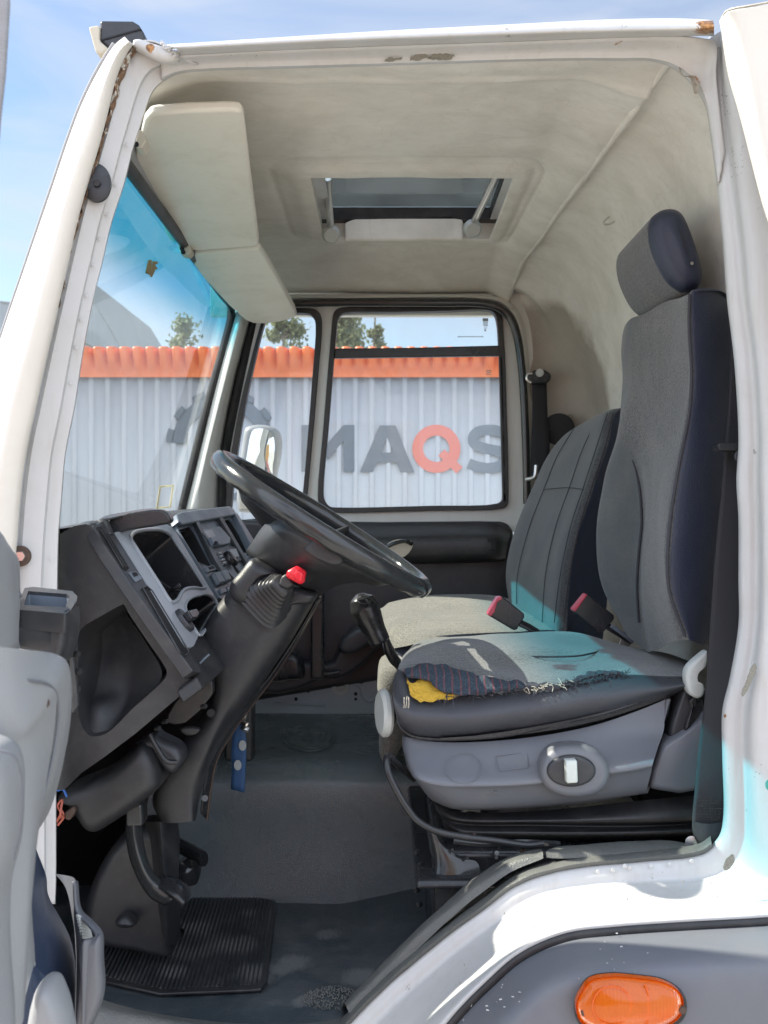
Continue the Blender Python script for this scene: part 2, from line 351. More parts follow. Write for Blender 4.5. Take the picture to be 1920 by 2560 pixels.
def g_loft(curves, k=5, sub=4, lin=False, bands=None, world=False, closed=False, n=None, caps=False):
    rows = [(cr(c if world else Wd(c), k)) for c in curves]
    if n or len(set(len(r) for r in rows)) > 1: rows = [even(r, n or 60) for r in rows]
    nn = len(rows[0]); R = []
    if sub > 1:
        cols = [[r[i] for r in rows] for i in range(nn)]
        cs = []
        for c in cols:
            if lin:
                q = []
                for a, b in zip(c, c[1:]): q += [a.lerp(b, j/sub) for j in range(sub)]
                q.append(c[-1]); cs.append(q)
            else: cs.append(cr(c, sub, closed))
        R = [[cs[i][j] for i in range(nn)] for j in range(len(cs[0]))]
    else: R = rows
    m = len(R); v = [p for r in R for p in r]; f = []; mi = []
    for j in range(m if closed else m-1):
        jj = (j+1) % m
        for i in range(nn-1):
            f.append((j*nn+i, j*nn+i+1, jj*nn+i+1, jj*nn+i)); mi.append(bands[min(j//max(sub, 1), len(bands)-1)] if bands else 0)
    if caps and closed:
        f.append(tuple(j*nn for j in range(m))); f.append(tuple(j*nn+nn-1 for j in reversed(range(m)))); mi += [0, 0]
    return v, f, mi
def loft(name, curves, mats, parent, solid=0.0, soff=-1, bevel=0, angle=50, disp=0, dsc=6, **k):
    v, f, mi = g_loft(curves, **k)
    if disp:
        v = [p+Vector((noise.noise(p*dsc), noise.noise(p*dsc+Vector((9, 3, 1))), noise.noise(p*dsc+Vector((2, 7, 5)))))*disp for p in v]
    return link(name, mk(v, f, mi), parent, mats, solid=solid, soff=soff, bevel=bevel, angle=angle)
def g_prism(front, back):
    n = len(front); return list(front)+list(back), [tuple(range(n)), tuple(reversed(range(n, 2*n)))]+[(i, (i+1) % n, n+(i+1) % n, n+i)[::-1] for i in range(n)]
def outl(k, pts, d, plane=None, smooth=0):
    q = [(k[0]+k[2]*x, k[1]+k[2]*y) for x, y in pts]
    w_ = [plane.at(*p) if plane else P(p[0], p[1], d) for p in q]
    return cr(w_, smooth, True) if smooth else w_
def prism(name, k, pts, d0, d1, mats, parent, bevel=0.004, smooth=0, seg=3, ref=None, **kw):
    fr = [Vector((p.x, d0, p.z)) for p in outl(k, pts, ref or d0, None, smooth)]; bk = [p+Vector((0, d1-d0, 0)) for p in fr]
    g = G(); g.add(*g_prism(fr, bk)); return g.make(name, parent, mats, bevel=bevel, seg=seg, **kw)
def slab(name, k, pts, plane, t0, t1, mats, parent, bevel=0.003, smooth=0, seg=3, **kw):
    """a plate lying on a plane, from height t0 to t1 above it"""
    b = outl(k, pts, None, plane, smooth); g = G(); g.add(*g_prism([p+plane.n*t1 for p in b], [p+plane.n*t0 for p in b]))
    return g.make(name, parent, mats, bevel=bevel, seg=seg, **kw)
def g_holed(outer, holes, n, t0, t1, depth=None, taper=0.9):
    """plate with openings; each opening gets walls and a bottom at its depth"""
    g = G(); loops = [outer]+[h[0] for h in holes]
    top = [[p+n*t1 for p in lp] for lp in loops]; flat = [p for lp in top for p in lp]
    tris = geometry.tessellate_polygon(top); fixed = []
    for t in tris:
        a, b, c = (flat[i] for i in t); fixed.append(tuple(t) if (b-a).cross(c-a).dot(n) > 0 else tuple(reversed(t)))
    g.add(flat, fixed)
    m = len(outer); g.add(top[0]+[p+n*t0 for p in outer], [(i, (i+1) % m, m+(i+1) % m, m+i) for i in range(m)])
    for (h, dep, mi), tp in zip(holes, top[1:]):
        m = len(h); c = sum(h, Vector())/m
        lo = [c.lerp(p, taper)-n*dep for p in h]
        mid = [p+n*(t1*.3) for p in h]
        g.add(tp+mid, [(i, (i+1) % m, m+(i+1) % m, m+i) for i in range(m)], 0)
        g.add(mid+lo, [(i, (i+1) % m, m+(i+1) % m, m+i) for i in range(m)]+([tuple(range(m, 2*m))] if dep < 5 else []), mi)
    return g
def pillow(name, k, pts, d0, d1, r, mats, parent, smooth=4, rings=6, dome=0.0, m2=None, ref=None, **kw):
    """solid grown from a side outline with strongly rounded edges"""
    b = outl(k, pts, ref or d0, None, smooth); n = len(b); c = sum(b, Vector())/n
    sxx = sum((p.x-c.x)**2 for p in b); szz = sum((p.z-c.z)**2 for p in b); sxz = sum((p.x-c.x)*(p.z-c.z) for p in b)
    th = .5*math.atan2(2*sxz, sxx-szz); A1 = Vector((math.cos(th), 0, math.sin(th))); A2 = Vector((-math.sin(th), 0, math.cos(th)))
    h1 = max(abs((p-c).dot(A1)) for p in b); h2 = max(abs((p-c).dot(A2)) for p in b)
    rows = []
    def ring(y, ins, sc=1.0):
        f1, f2 = max(.05, 1-ins/h1)*sc, max(.05, 1-ins/h2)*sc; o = []
        for p in b:
            q = c+A1*((p-c).dot(A1)*f1)+A2*((p-c).dot(A2)*f2); o.append(Vector((q.x, y, q.z)))
        rows.append(o)
    if dome: 
        for s_ in (.25, .5, .75): ring(d0-dome*(1-s_*s_), r, s_)
    for i in range(rings+1):
        a = math.pi/2*i/rings; ring(d0+r*(1-math.cos(a)), r*(1-math.sin(a)))
    for i in range(rings+1):
        a = math.pi/2*(1-i/rings); ring(d1-r*(1-math.cos(a)), r*(1-math.sin(a)))
    m = len(rows); v = [p for rw in rows for p in rw]; f = [tuple(reversed(range(n)))]; mi = [0]
    for j in range(m-1):
        for i in range(n): f.append((j*n+i, j*n+(i+1) % n, (j+1)*n+(i+1) % n, (j+1)*n+i)); mi.append(0 if (m2 is None or j < (3 if dome else 0)+rings) else 1)
    f.append(tuple(range((m-1)*n, m*n))); mi.append(mi[-1])
    me = mk(v, f, mi); bm = bmesh.new(); bm.from_mesh(me); bmesh.ops.recalc_face_normals(bm, faces=bm.faces); bm.to_mesh(me); bm.free()
    return link(name, me, parent, mats, angle=60, **kw)
def g_tube(pts, r, ns=10, closed=False, sq=None, caps=True):
    n = len(pts); v = []; up = None
    for i in range(n):
        if closed: t = (pts[(i+1) % n]-pts[i-1]).normalized()
        else: t = (pts[min(i+1, n-1)]-pts[max(i-1, 0)]).normalized()
        if up is None: up = t.orthogonal().normalized()
        up = (up-t*up.dot(t)).normalized(); sd_ = t.cross(up); rr = r[i] if isinstance(r, (list, tuple)) else r
        for j in range(ns):
            a = 2*math.pi*j/ns; v.append(pts[i]+up*math.cos(a)*rr+sd_*math.sin(a)*rr*(sq or 1))
    f = [(i*ns+j, i*ns+(j+1) % ns, ((i+1) % n)*ns+(j+1) % ns, ((i+1) % n)*ns+j) for i in range(n if closed else n-1) for j in range(ns)]
    if not closed and caps: f += [tuple(reversed(range(ns))), tuple(range((n-1)*ns, n*ns))]
    return v, f
def tube(name, pts, r, mats, parent, k=5, ns=10, world=False, closed=False, sq=None, **kw):
    q = cr(pts if world else Wd(pts), k, closed)
    if isinstance(r, (list, tuple)):
        rr = []
        for i in range(len(q)):
            t = i/(len(q)-1)*(len(r)-1); a = int(t); b = min(a+1, len(r)-1); rr.append(r[a]+(r[b]-r[a])*(t-a))
        r = rr
    g = G(); g.add(*g_tube(q, r, ns, closed, sq)); return g.make(name, parent, mats, **kw)
def g_disc(c, n, r, h, ns=28, prof=((1, 0), (1, .8), (.9, 1)), rot=0, ry=None):
    n = n.normalized(); u = n.cross(Vector((0, 0, 1))); u = u.normalized() if u.length > .1 else Vector((1, 0, 0)); w_ = n.cross(u)
    v = []; m = len(prof)
    for (s, t) in prof:
        for j in range(ns):
            a = 2*math.pi*j/ns; v.append(c+n*(h*t)+u*(math.cos(a)*r*s)+w_*(math.sin(a)*(ry or r)*s))
    f = [(i*ns+j, i*ns+(j+1) % ns, (i+1)*ns+(j+1) % ns, (i+1)*ns+j) for i in range(m-1) for j in range(ns)]
    f.append(tuple(range((m-1)*ns, m*ns))); f.append(tuple(reversed(range(ns)))); return v, f
def disc(name, c, n, r, h, mats, parent, **kw):
    g = G(); o = {k_: kw.pop(k_) for k_ in ('prof', 'ns', 'ry') if k_ in kw}; g.add(*g_disc(c, n, r, h, **o)); return g.make(name, parent, mats, **kw)
def box(name, a, b, mats, parent, bevel=0.003, **kw):
    x0, y0, z0 = a; x1, y1, z1 = b
    v = [(x0, y0, z0), (x1, y0, z0), (x1, y1, z0), (x0, y1, z0), (x0, y0, z1), (x1, y0, z1), (x1, y1, z1), (x0, y1, z1)]
    g = G(); g.add(v, [(0, 3, 2, 1), (4, 5, 6, 7), (0, 1, 5, 4), (1, 2, 6, 5), (2, 3, 7, 6), (3, 0, 4, 7)]); return g.make(name, parent, mats, bevel=bevel, **kw)
def ell(cx, cy, rx, ry, n=24, rot=0):
    return [(cx+rx*math.cos(a)*math.cos(rot)-ry*math.sin(a)*math.sin(rot), cy+rx*math.cos(a)*math.sin(rot)+ry*math.sin(a)*math.cos(rot)) for a in [2*math.pi*i/n for i in range(n)]]
def tag(o, label=None, cat=None, group=None, kind=None):
    if label: o['label'] = label
    if cat: o['category'] = cat
    if group: o['group'] = group
    if kind: o['kind'] = kind
    return o
def empty(name, loc, label, cat, group=None):
    o = bpy.data.objects.new(name, None); COL.objects.link(o); o.location = loc; o.empty_display_size = .1; return tag(o, label, cat, group)
FW = (0, -1, 0)
TO = Vector((0, -1, 0))

# ============================================================ THE SETTING
def zr(z): return CZ+z
# the yard: gravel ground reaching the horizon
g = G(); n_ = 40
g.add([(-900, -900, 0), (900, -900, 0), (900, 900, 0), (-900, 900, 0)], [(0, 1, 2, 3)])
def ground_mat():
    m, n, l, b = new_mat('pale_compacted_gravel'); p = pos(n)
    c = mixc(n, l, tex_noise(n, l, p, 0.6, 8, 0.7), (0.50, 0.465, 0.41), (0.60, 0.57, 0.51))
    c = mixc(n, l, ramp(n, l, tex_noise(n, l, p, 25, 4, 0.8), 0.4, 0.7), c, (0.26, 0.24, 0.21))
    l.new(c, b.inputs['Base Color']); b.inputs['Roughness'].default_value = 0.95
    bump(n, l, b, tex_noise(n, l, p, 30, 6, 0.7), 0.6, 0.02); return m
M['ground'] = ground_mat()
tag(g.make('ground', None, 'ground'), kind='structure')

# corrugated wall with painted letters beyond the truck
YW = 10.0
def cm(name, c, rough=0.5, var=0.1, streak=0.2):
    m, n, l, b = new_mat(name); p = pos(n)
    s = ramp(n, l, tex_noise(n, l, pos(n, (6, 6, .5), l), 1, 6, 0.6), 0.4, 0.8)
    l.new(mixc(n, l, mth(n, l, 'MULTIPLY', s, streak), c, [x*.55 for x in c]), b.inputs['Base Color']); b.inputs['Roughness'].default_value = rough
    return m
M['wallp'] = cm('white_corrugated_sheet', (0.43, 0.46, 0.50), streak=0.35)
M['orange'] = cm('orange_coated_sheet', (0.75, 0.17, 0.04), 0.35, streak=0.35)
M['roofsheet'] = cm('weathered_zinc_sheet', (0.36, 0.38, 0.37), 0.5, streak=0.5)
M['greysheet'] = cm('grey_steel_sheet', (0.30, 0.33, 0.35), 0.45, streak=0.35)
M['ink'] = cm('faded_blue_black_paint', (0.11, 0.14, 0.18), 0.6)
M['inkr'] = cm('faded_red_paint', (0.62, 0.15, 0.11), 0.6)
def corrug(x0, x1, z0, z1, y, pitch, amp, mat, name, parent, nz_=2, fy=None):
    n = int((x1-x0)/pitch); v = []; f = []
    prof = [(0, 0), (.62, 0), (.70, -amp), (.92, -amp), (1.0, 0)]
    xs = [(x0+(i+a)*pitch, dy) for i in range(n) for (a, dy) in prof[:-1]]; m = len(xs)
    for j in range(nz_+1):
        t = j/nz_
        for (x, dy) in xs: v.append((x, y+dy*(fy(t) if fy else 1)+(0), z0+(z1-z0)*t))
    for j in range(nz_):
        for i in range(m-1): f.append((j*m+i, j*m+i+1, (j+1)*m+i+1, (j+1)*m+i))
    return link(name, mk(v, f), parent, mat, solid=0.004, angle=20)
wall = empty('corrugated_shed', (0, YW, 0), 'long pale corrugated metal shed with orange fascia and large painted letters behind the truck', 'shed')
corrug(-9, 6, 0, 3.40, YW, .165, .022, 'wallp', 'wall', wall)
# orange fascia: bent ends of ribbed roof sheets, each rib tapering downwards
v = []; f = []; xs = []; pitch = .128; x = -9
while x < 6:
    for a, h in ((0, 0), (.14, .9), (.3, 1), (.5, 1), (.66, .85), (.8, .4), (.9, .08)): xs.append((x+a*pitch, h))
    x += pitch
m_ = len(xs); FR = [(3.34, .0, 0), (3.37, .02, .01), (3.41, .25, .03), (3.46, .6, .05), (3.52, .9, .07), (3.58, 1, .09), (3.60, 1, .08), (3.62, .9, .0)]
for (z, k_, oy) in FR:
    for (x, h) in xs: v.append((x, YW-.06-oy-.11*h*k_, z+.012*h*(k_ if z > 3.5 else 0)))
for j in range(len(FR)-1):
    for i in range(m_-1): f.append((j*m_+i, j*m_+i+1, (j+1)*m_+i+1, (j+1)*m_+i))
link('fascia', mk(v, f), wall, 'orange', angle=60)
corrug_roof = []
v = []; f = []; xs = []; x = -9
while x < 6:
    for a, h in ((0, 0), (.4, 0), (.5, 1), (.62, 1), (.72, 0)): xs.append((x+a*.128, h))
    x += .128
m_ = len(xs)
for (yy, z) in ((YW-.16, 3.60), (YW+3.2, 4.09)):
    for (x, h) in xs: v.append((x, yy, z+.022*h))
for i in range(m_-1): f.append((i, i+1, m_+i+1, m_+i))
link('roof', mk(v, f), wall, 'roofsheet', solid=.004, angle=20)
YL = YW-.0245
def letter(polys, mat, tail=0):
    g = G()
    for i_, q in enumerate(polys):
        fr = [P(560+.4702*x, 740+.4702*y, YL-(.002 if i_ >= len(polys)-tail else 0)) for x, y in q]; g.add(*g_prism(fr, [p+Vector((0, .006, 0)) for p in fr]))
    return g.make('letter', wall, mat)
def arcs(cx, cy, ro, ri, a0, a1, n=40, sx=1, ex=1):
    A = [math.radians(a0+(a1-a0)*i/n) for i in range(n+1)]
    return [[(cx+ro*math.cos(A[i])*sx, cy+ro*math.sin(A[i])*ex), (cx+ro*math.cos(A[i+1])*sx, cy+ro*math.sin(A[i+1])*ex),
             (cx+ri*math.cos(A[i+1])*sx, cy+ri*math.sin(A[i+1])*ex), (cx+ri*math.cos(A[i])*sx, cy+ri*math.sin(A[i])*ex)] for i in range(n)]
letter([[(412, 686), (476, 686), (476, 934), (412, 934)], [(635, 686), (693, 686), (693, 934), (635, 934)],
        [(476, 686), (477, 770), (553, 868), (553, 780)], [(635, 686), (553, 780), (553, 868), (636, 770)]], 'ink')
letter([[(722, 936), (828, 688), (868, 688), (868, 752), (792, 936)], [(868, 688), (912, 688), (1012, 938), (938, 938), (868, 752)],
        [(820, 832), (918, 832), (934, 886), (802, 886)]], 'ink', 1)
letter(arcs(1129, 812, 128, 70, 0, 360, 64)+[[(1140, 848), (1172, 815), (1268, 910), (1236, 944)][::-1]], 'inkr', 1)
sp = [(1478, 702), (1440, 688), (1390, 686), (1330, 700), (1296, 740), (1298, 790), (1340, 824), (1400, 838), (1440, 850), (1452, 870), (1430, 884), (1380, 886), (1330, 876), (1302, 864)]
SC = [(1500, 735), (1455, 717), (1405, 712), (1352, 722), (1326, 748), (1332, 785), (1372, 806), (1425, 818), (1470, 830), (1494, 862), (1470, 900), (1415, 915), (1350, 908), (1300, 890)]
SP = cr([Vector((a, b, 0)) for a, b in SC], 6); polys = []
L_ = []
for i, p in enumerate(SP):
    t = (SP[min(i+1, len(SP)-1)]-SP[max(i-1, 0)]).normalized(); L_.append((p+Vector((-t.y, t.x, 0))*28, p-Vector((-t.y, t.x, 0))*28))
for a, b in zip(L_, L_[1:]): polys.append([(a[0].x, a[0].y), (b[0].x, b[0].y), (b[1].x, b[1].y), (a[1].x, a[1].y)])
letter(polys, 'ink')
q = lambda x, y: ((x-560)/.4702, (y-740)/.4702)
gcx, gcy = q(556, 1112)
polys = arcs(gcx, gcy, 268, 196, -178, 70, 70)
for i in range(10):
    a = -170+i*27; polys += arcs(gcx, gcy, 300, 265, a-7, a+7, 4)
letter(polys, 'ink')['label'] = 'dark cog wheel emblem'

# gabled grey building on the left, and one farther left
def gable(name, x0, x1, y0, y1, zeave, zridge, label):
    e = empty(name, ((x0+x1)/2, y0, 0), label, 'building')
    g = G(); n = int((x1-x0)/(.25 if y0 < 40 else .5)); pts = []
    xm = (x0+x1)/2
    top = lambda x: zeave+(zridge-zeave)*(1-abs(x-xm)/((x1-x0)/2))
    v = []; f = []
    for i in range(n*4+1):
        x = x0+(x1-x0)*i/(n*4); dy = -.03 if i % 4 in (1, 2) else 0
        v += [(x, y0+dy, 0), (x, y0+dy, top(x))]
    for i in range(n*4): f.append((2*i, 2*i+2, 2*i+3, 2*i+1))
    g.add(v, f)
    g.add([(x1, y0, 0), (x1, y1, 0), (x1, y1, zeave), (x1, y0, zeave), (x0, y0, 0), (x0, y1, 0), (x0, y1, zeave), (x0, y0, zeave)], [(0, 1, 2, 3), (5, 4, 7, 6)])
    g.make('wall', e, 'greysheet', angle=15)
    g = G(); a = .05
    for s in (0, 1):
        xa, xb = (x0-.05, xm) if s == 0 else (xm, x1+.05); za, zb = (zeave-.05, zridge) if s == 0 else (zridge, zeave-.05)
        g.add([(xa, y0-.05, za+.02), (xb, y0-.05, zb+.02), (xb, y1, zb+.02), (xa, y1, za+.02), (xa, y0-.05, za+a), (xb, y0-.05, zb+a), (xb, y1, zb+a), (xa, y1, za+a)],
              [(0, 3, 2, 1), (4, 5, 6, 7), (0, 1, 5, 4), (2, 3, 7, 6), (1, 2, 6, 5), (3, 0, 4, 7)])
    g.make('roof', e, 'roofsheet', angle=20); return e
gable('gabled_warehouse', -16.4, -11.6, 45, 60, 9.0, 13.0, 'tall grey gabled metal warehouse seen through the windscreen')
gable('steel_hall', -22, -9.95, 27, 40, 7.65, 8.2, 'distant grey ribbed steel hall outside the cab at the left edge of the photo')

# trees beyond the shed
M['bark'] = simple('grey_bark', (0.16, 0.12, 0.085), 0.9, 0, 0.8, 12)
def leafm(name, c):
    m, n, l, b = new_mat(name); o = n['Material Output']; p = pos(n)
    cc = mixc(n, l, tex_noise(n, l, p, 1.5, 4), [x*.6 for x in c], [x*1.5 for x in c])
    l.new(cc, b.inputs['Base Color']); b.inputs['Roughness'].default_value = 0.6
    t = n.new('ShaderNodeBsdfTranslucent'); l.new(cc, t.inputs[0]); mx_ = n.new('ShaderNodeMixShader'); mx_.inputs[0].default_value = .35
    l.new(b.outputs[0], mx_.inputs[1]); l.new(t.outputs[0], mx_.inputs[2]); l.new(mx_.outputs[0], o.inputs['Surface']); return m
M['leaf'] = leafm('olive_green_leaves', (0.19, 0.21, 0.10))
def tree(px, y, topy, wpx, label, seed, n=3800):
    rnd = random.Random(seed); x = (px-960)/F*y; H = CZ+(1280-topy)/F*y; Wd_ = wpx/F*y/2
    t = empty('yard_tree', (x, y, 0), label, 'tree', 'trees beyond the shed')
    br = G(); c0 = Vector((x, y, H*.45))
    br.add(*g_tube(cr([Vector((x, y, -.1)), Vector((x+.1, y, H*.35)), Vector((x-.05, y, H*.7)), Vector((x, y, H*.97))], 5), [H*.022, *[H*.018*(1-i/16) for i in range(15)]], 8))
    cl = []
    for i in range(34):
        z = H*(.36+.62*rnd.random()**.8); s = Wd_*(.35+.75*math.sin(math.pi*min(1, (z/H-.35)/.62))**.7)
        a = rnd.random()*6.28; r = s*rnd.uniform(.3, 1); c = Vector((x+math.cos(a)*r, y+math.sin(a)*r, z)); cl.append((c, Wd_*rnd.uniform(.18, .38)))
        st = Vector((x, y, z-r*.5)); br.add(*g_tube([st, st.lerp(c, .5)+Vector((0, 0, .05)), c], [H*.006, H*.004, H*.002], 5))
    br.make('trunk', t, 'bark')
    g = G(); v = []; f = []
    for i in range(n):
        c, r = rnd.choice(cl); d = Vector((rnd.gauss(0, .5), rnd.gauss(0, .5), rnd.gauss(0, .5)))*r*1.4
        p = c+d; a = Vector((rnd.gauss(0, 1), rnd.gauss(0, 1), rnd.gauss(0, 1)-1)).normalized()*.13; b = a.orthogonal().normalized()*.035
        o = len(v); v += [p-a*.5, p+b, p+a*.5, p-b]; f.append((o, o+1, o+2, o+3))
    link('crown', mk(v, f), t, 'leaf', smooth=False)
tree(712, 22, 762, 110, 'loose leafy tree behind the shed, in the quarter window between its two posts', 3)
tree(860, 22, 752, 120, 'widest leafy tree, in the left corner of the upper pane of the main side window', 5, 7000)
tree(938, 23, 765, 52, 'slender upright tree, in the middle of the upper pane of the side window', 9, 4200)
tree(458, 24, 792, 110, 'leafy tree low under the blue sun band of the windscreen', 12)

# red and yellow machine that shows in the passenger mirror
def machine():
    ox, oy = -.55, -2.7
    t = empty('yard_loader', (ox, oy, 0), 'red and yellow yard machine with a tall orange mast, seen only in the passenger mirror', 'machine')
    M['mred'] = simple('machine_red_paint', (0.7, 0.06, 0.02), 0.4); M['myel'] = simple('machine_yellow_paint', (0.85, 0.45, 0.02), 0.4)
    def bx(nm, x0, x1, y0, y1, z0, z1, mt, bv): return box(nm, (ox+x0, oy+y0, z0), (ox+x1, oy+y1, z1), mt, t, bv)
    bx('body', -1.2, 1.0, -2.2, 0, .9, 2.0, 'mred', .08); bx('cab', -.6, .9, -1.8, -.1, 2.05, 2.9, 'myel', .08)
    bx('platform', -1.3, -.4, -.2, .15, 1.2, 1.35, 'myel', .02)
    g = G(); g.add(*g_tube([Vector((ox-1.1, oy+.1, 1.0)), Vector((ox-1.2, oy+.1, 5.0))], .14, 8)); g.make('mast', t, 'orange')
    g = G(); g.add(*g_tube([Vector((ox-.3, oy+.1, 2.1)), Vector((ox-.3, oy+.1, 4.2))], .07, 8)); g.make('boom', t, 'mred')
    for x in (-.8, .6): disc('wheel', Vector((ox+x, oy+.1, .5)), Vector((0, 1, 0)), .5, .3, 'rubber', t, prof=((1, 0), (1, .8), (.9, 1), (.5, 1), (.45, .8)))
machine()

# ============================================================ THE TRUCK
truck = empty('truck', (.1, 2.6, 0), 'white truck cab with driver door wide open, grey torn seat and black steering wheel inside', 'truck')
# ---- outer shell: roof skin, front, rear and far side so light only enters by the openings
g = G(); v = []; f = []
nx, ny = 24, 30
for j in range(ny+1):
    y = 1.765+(3.66-1.765)*j/ny
    for i in range(nx+1):
        x = -.40+1.45*i/nx; e = min((y-1.765), (3.66-y), .25)/.25; e2 = min(x+.40, .2)/.2
        v.append((x, y, zr(.822+.078*math.sin(e*math.pi/2)-.010*(1-math.sin(e2*math.pi/2)))))
for j in range(ny):
    for i in range(nx): f.append((j*(nx+1)+i, j*(nx+1)+i+1, (j+1)*(nx+1)+i+1, (j+1)*(nx+1)+i))
g.add(v, f)
# roof opening above the hatch is cut out of the skin
keep = [q for q in g.f if not all(-.20 < g.v[i].x < .34 and 2.5 < g.v[i].y < 3.14 for i in q)]
g.f = keep; g.m = [0]*len(keep)
g.make('roof_skin', truck, 'white', solid=.004)
box('rear_panel', (.90, 1.68, zr(-1.1)), (.93, 3.66, zr(.86)), 'white', truck)
box('front_panel', (-1.0, 1.72, zr(-1.25)), (-.97, 3.62, zr(-.10)), 'white', truck)
box('far_cant_rail', (-.62, 3.565, zr(.70)), (.90, 3.60, zr(.885)), 'body_in', truck)
box('windscreen_header', (-.56, 2.15, zr(.745)), (-.50, 3.60, zr(.80)), 'body_in', truck)
# ---- ceiling lining with hatch
HX0, HX1, HY0, HY1 = -.186, .328, 2.53, 3.09
xs = sorted(set([round(-.545+1.065*i/110, 4) for i in range(111)]+[HX0, HX1])); ys = sorted(set([round(1.775+1.765*i/150, 4) for i in range(151)]+[HY0, HY1]))
def sst(a, b, x):
    t = min(max((x-a)/(b-a), 0), 1); return t*t*(3-2*t)
XS = lambda y: .517-.046*(y-1.85)
def zc(x, y):
    z = .860-.050*(1-sst(1.72, 2.06, y))-.085*(1-sst(-.02, .35, 3.56-y))-.045*(1-sst(0, .22, x+.56))*sst(1.78, 2.0, y)-(.045*sst(1.8, 2.0, y)+.002)*(1-sst(0, .16, .535-x))
    z += -.006*math.exp(-((y-1.93)/.012)**2)*sst(-.45, -.35, x)
    # raised frame round the hatch and the groove outside it
    cx, cy = (HX0+HX1)/2, (HY0+HY1)/2
    dx = abs(x-cx)-(HX1-HX0)/2; dy = abs(y-cy)-(HY1-HY0)/2; d = max(dx, dy, 0) if (dx < 0 or dy < 0) else math.hypot(dx, dy)
    z += -.012*(1-sst(.03, .075, d)) + .008*math.exp(-((d-.10)/.009)**2)*(1 if x > -.3 else .4)
    z += .010*noise.noise(Vector((x*2.2, y*2.2, .3))) + .0035*noise.noise(Vector((x*9, y*9, 2)))
    return z
v = []; idx = {}; f = []
for j, y in enumerate(ys):
    for i, x in enumerate(xs): 
        xx = x-sst(.30, .52, x)*(.520-XS(y))+sst(.25, .545, -x)*.15*(1-sst(1.80, 2.05, y))
        idx[(i, j)] = len(v); v.append((xx, y, zr(zc(x, y))))
for j in range(len(ys)-1):
    for i in range(len(xs)-1):
        mx_, my = (xs[i]+xs[i+1])/2, (ys[j]+ys[j+1])/2
        if HX0 < mx_ < HX1 and HY0 < my < HY1: continue
        f.append((idx[(i, j)], idx[(i, j+1)], idx[(i+1, j+1)], idx[(i+1, j)]))
lin = link('ceiling_lining', mk(v, f), truck, 'felt', angle=0)
md = lin.modifiers.new('t', 'SOLIDIFY'); md.thickness = .006; md.offset = 1
for (a, b) in ((577, 272), (1010, 268), (855, 456), (685, 750), (525, 1012), (440, 1163), (-445, 312), (252, 790-100)):
    px, py = 960+.5787*a, .5787*b
    d = 1.8
    for it in range(60):
        x = (px-960)/F*d; z = (1280-py)/F*d
        zz = zc(x, d)
        d += (zz-z)*1.2
    disc('lining_button', Vector((x, d, zr(zz+.001))), Vector((0, 0, -1)), .010, .003, 'felt', lin, prof=((1, 0), (.95, .6), (.7, 1)))
# hatch: walls, lip, lid, struts
hz = lambda x, y: zr(zc(x, y))
g = G()
pw = [(HX0, HY0), (HX1, HY0), (HX1, HY1), (HX0, HY1)]; q = []
for a, b in zip(pw, pw[1:]+pw[:1]):
    n = 14
    for i in range(n): q.append((a[0]+(b[0]-a[0])*i/n, a[1]+(b[1]-a[1])*i/n))
lo = [Vector((x, y, hz(x, y))) for x, y in q]; m_ = len(lo)
mi_ = [Vector((x+(.012 if x > 0.05 else -.004), y+(.008 if y > 2.8 else -.004), hz(x, y)+.02)) for x, y in q]
up = [Vector((x+(.03 if x > 0.05 else -.006), y+(.01 if y > 2.8 else 0), zr(.915))) for x, y in q]
g.add(lo+mi_+up, [(r*m_+i, r*m_+(i+1) % m_, (r+1)*m_+(i+1) % m_, (r+1)*m_+i) for r in (0, 1) for i in range(m_)])
g.make('hatch_wall', truck, 'felt', angle=50)
prism('hatch_flap', PX, [(862, 602), (1158, 600), (1158, 548), (1130, 536), (890, 544), (862, 556)], 3.06, 3.075, 'felt', truck, .008)
lid = box('hatch_lid', (HX0-.05, HY0-.04, zr(.935)), (HX1+.06, HY1+.07, zr(.941)), 'lidglass', truck, .002)
g = G()
for a, b in (((HX0-.05, HY1-.03, zr(.895)), (HX1+.05, HY1+.06, zr(.933))), ((HX1-.005, HY0-.02, zr(.905)), (HX1+.05, HY1, zr(.933))), ((HX0-.05, HY0-.02, zr(.905)), (HX0+.012, HY1, zr(.933)))):
    (x0, y0, z0), (x1, y1, z1) = a, b
    g.add([(x0, y0, z0), (x1, y0, z0), (x1, y1, z0), (x0, y1, z0), (x0, y0, z1), (x1, y0, z1), (x1, y1, z1), (x0, y1, z1)], [(0, 3, 2, 1), (4, 5, 6, 7), (0, 1, 5, 4), (1, 2, 6, 5), (2, 3, 7, 6), (3, 0, 4, 7)])
g.make('lid_frame', lid, 'rubber', bevel=.002)
for (a, b) in (((819, 445, 2.78), (827, 580, 3.02)), ((1245, 428, 2.72), (1180, 566, 3.02))):
    s_ = tube('hatch_strut', [a, b], .0105, 'alu', truck, k=2, ns=16)
    disc('strut_foot', P(b[0], b[1]+4, b[2]-.01), Vector((0.1, -.8, -.5)), .027, .022, 'lightgrey', s_, prof=((1, 0), (1, .5), (.75, 1)))
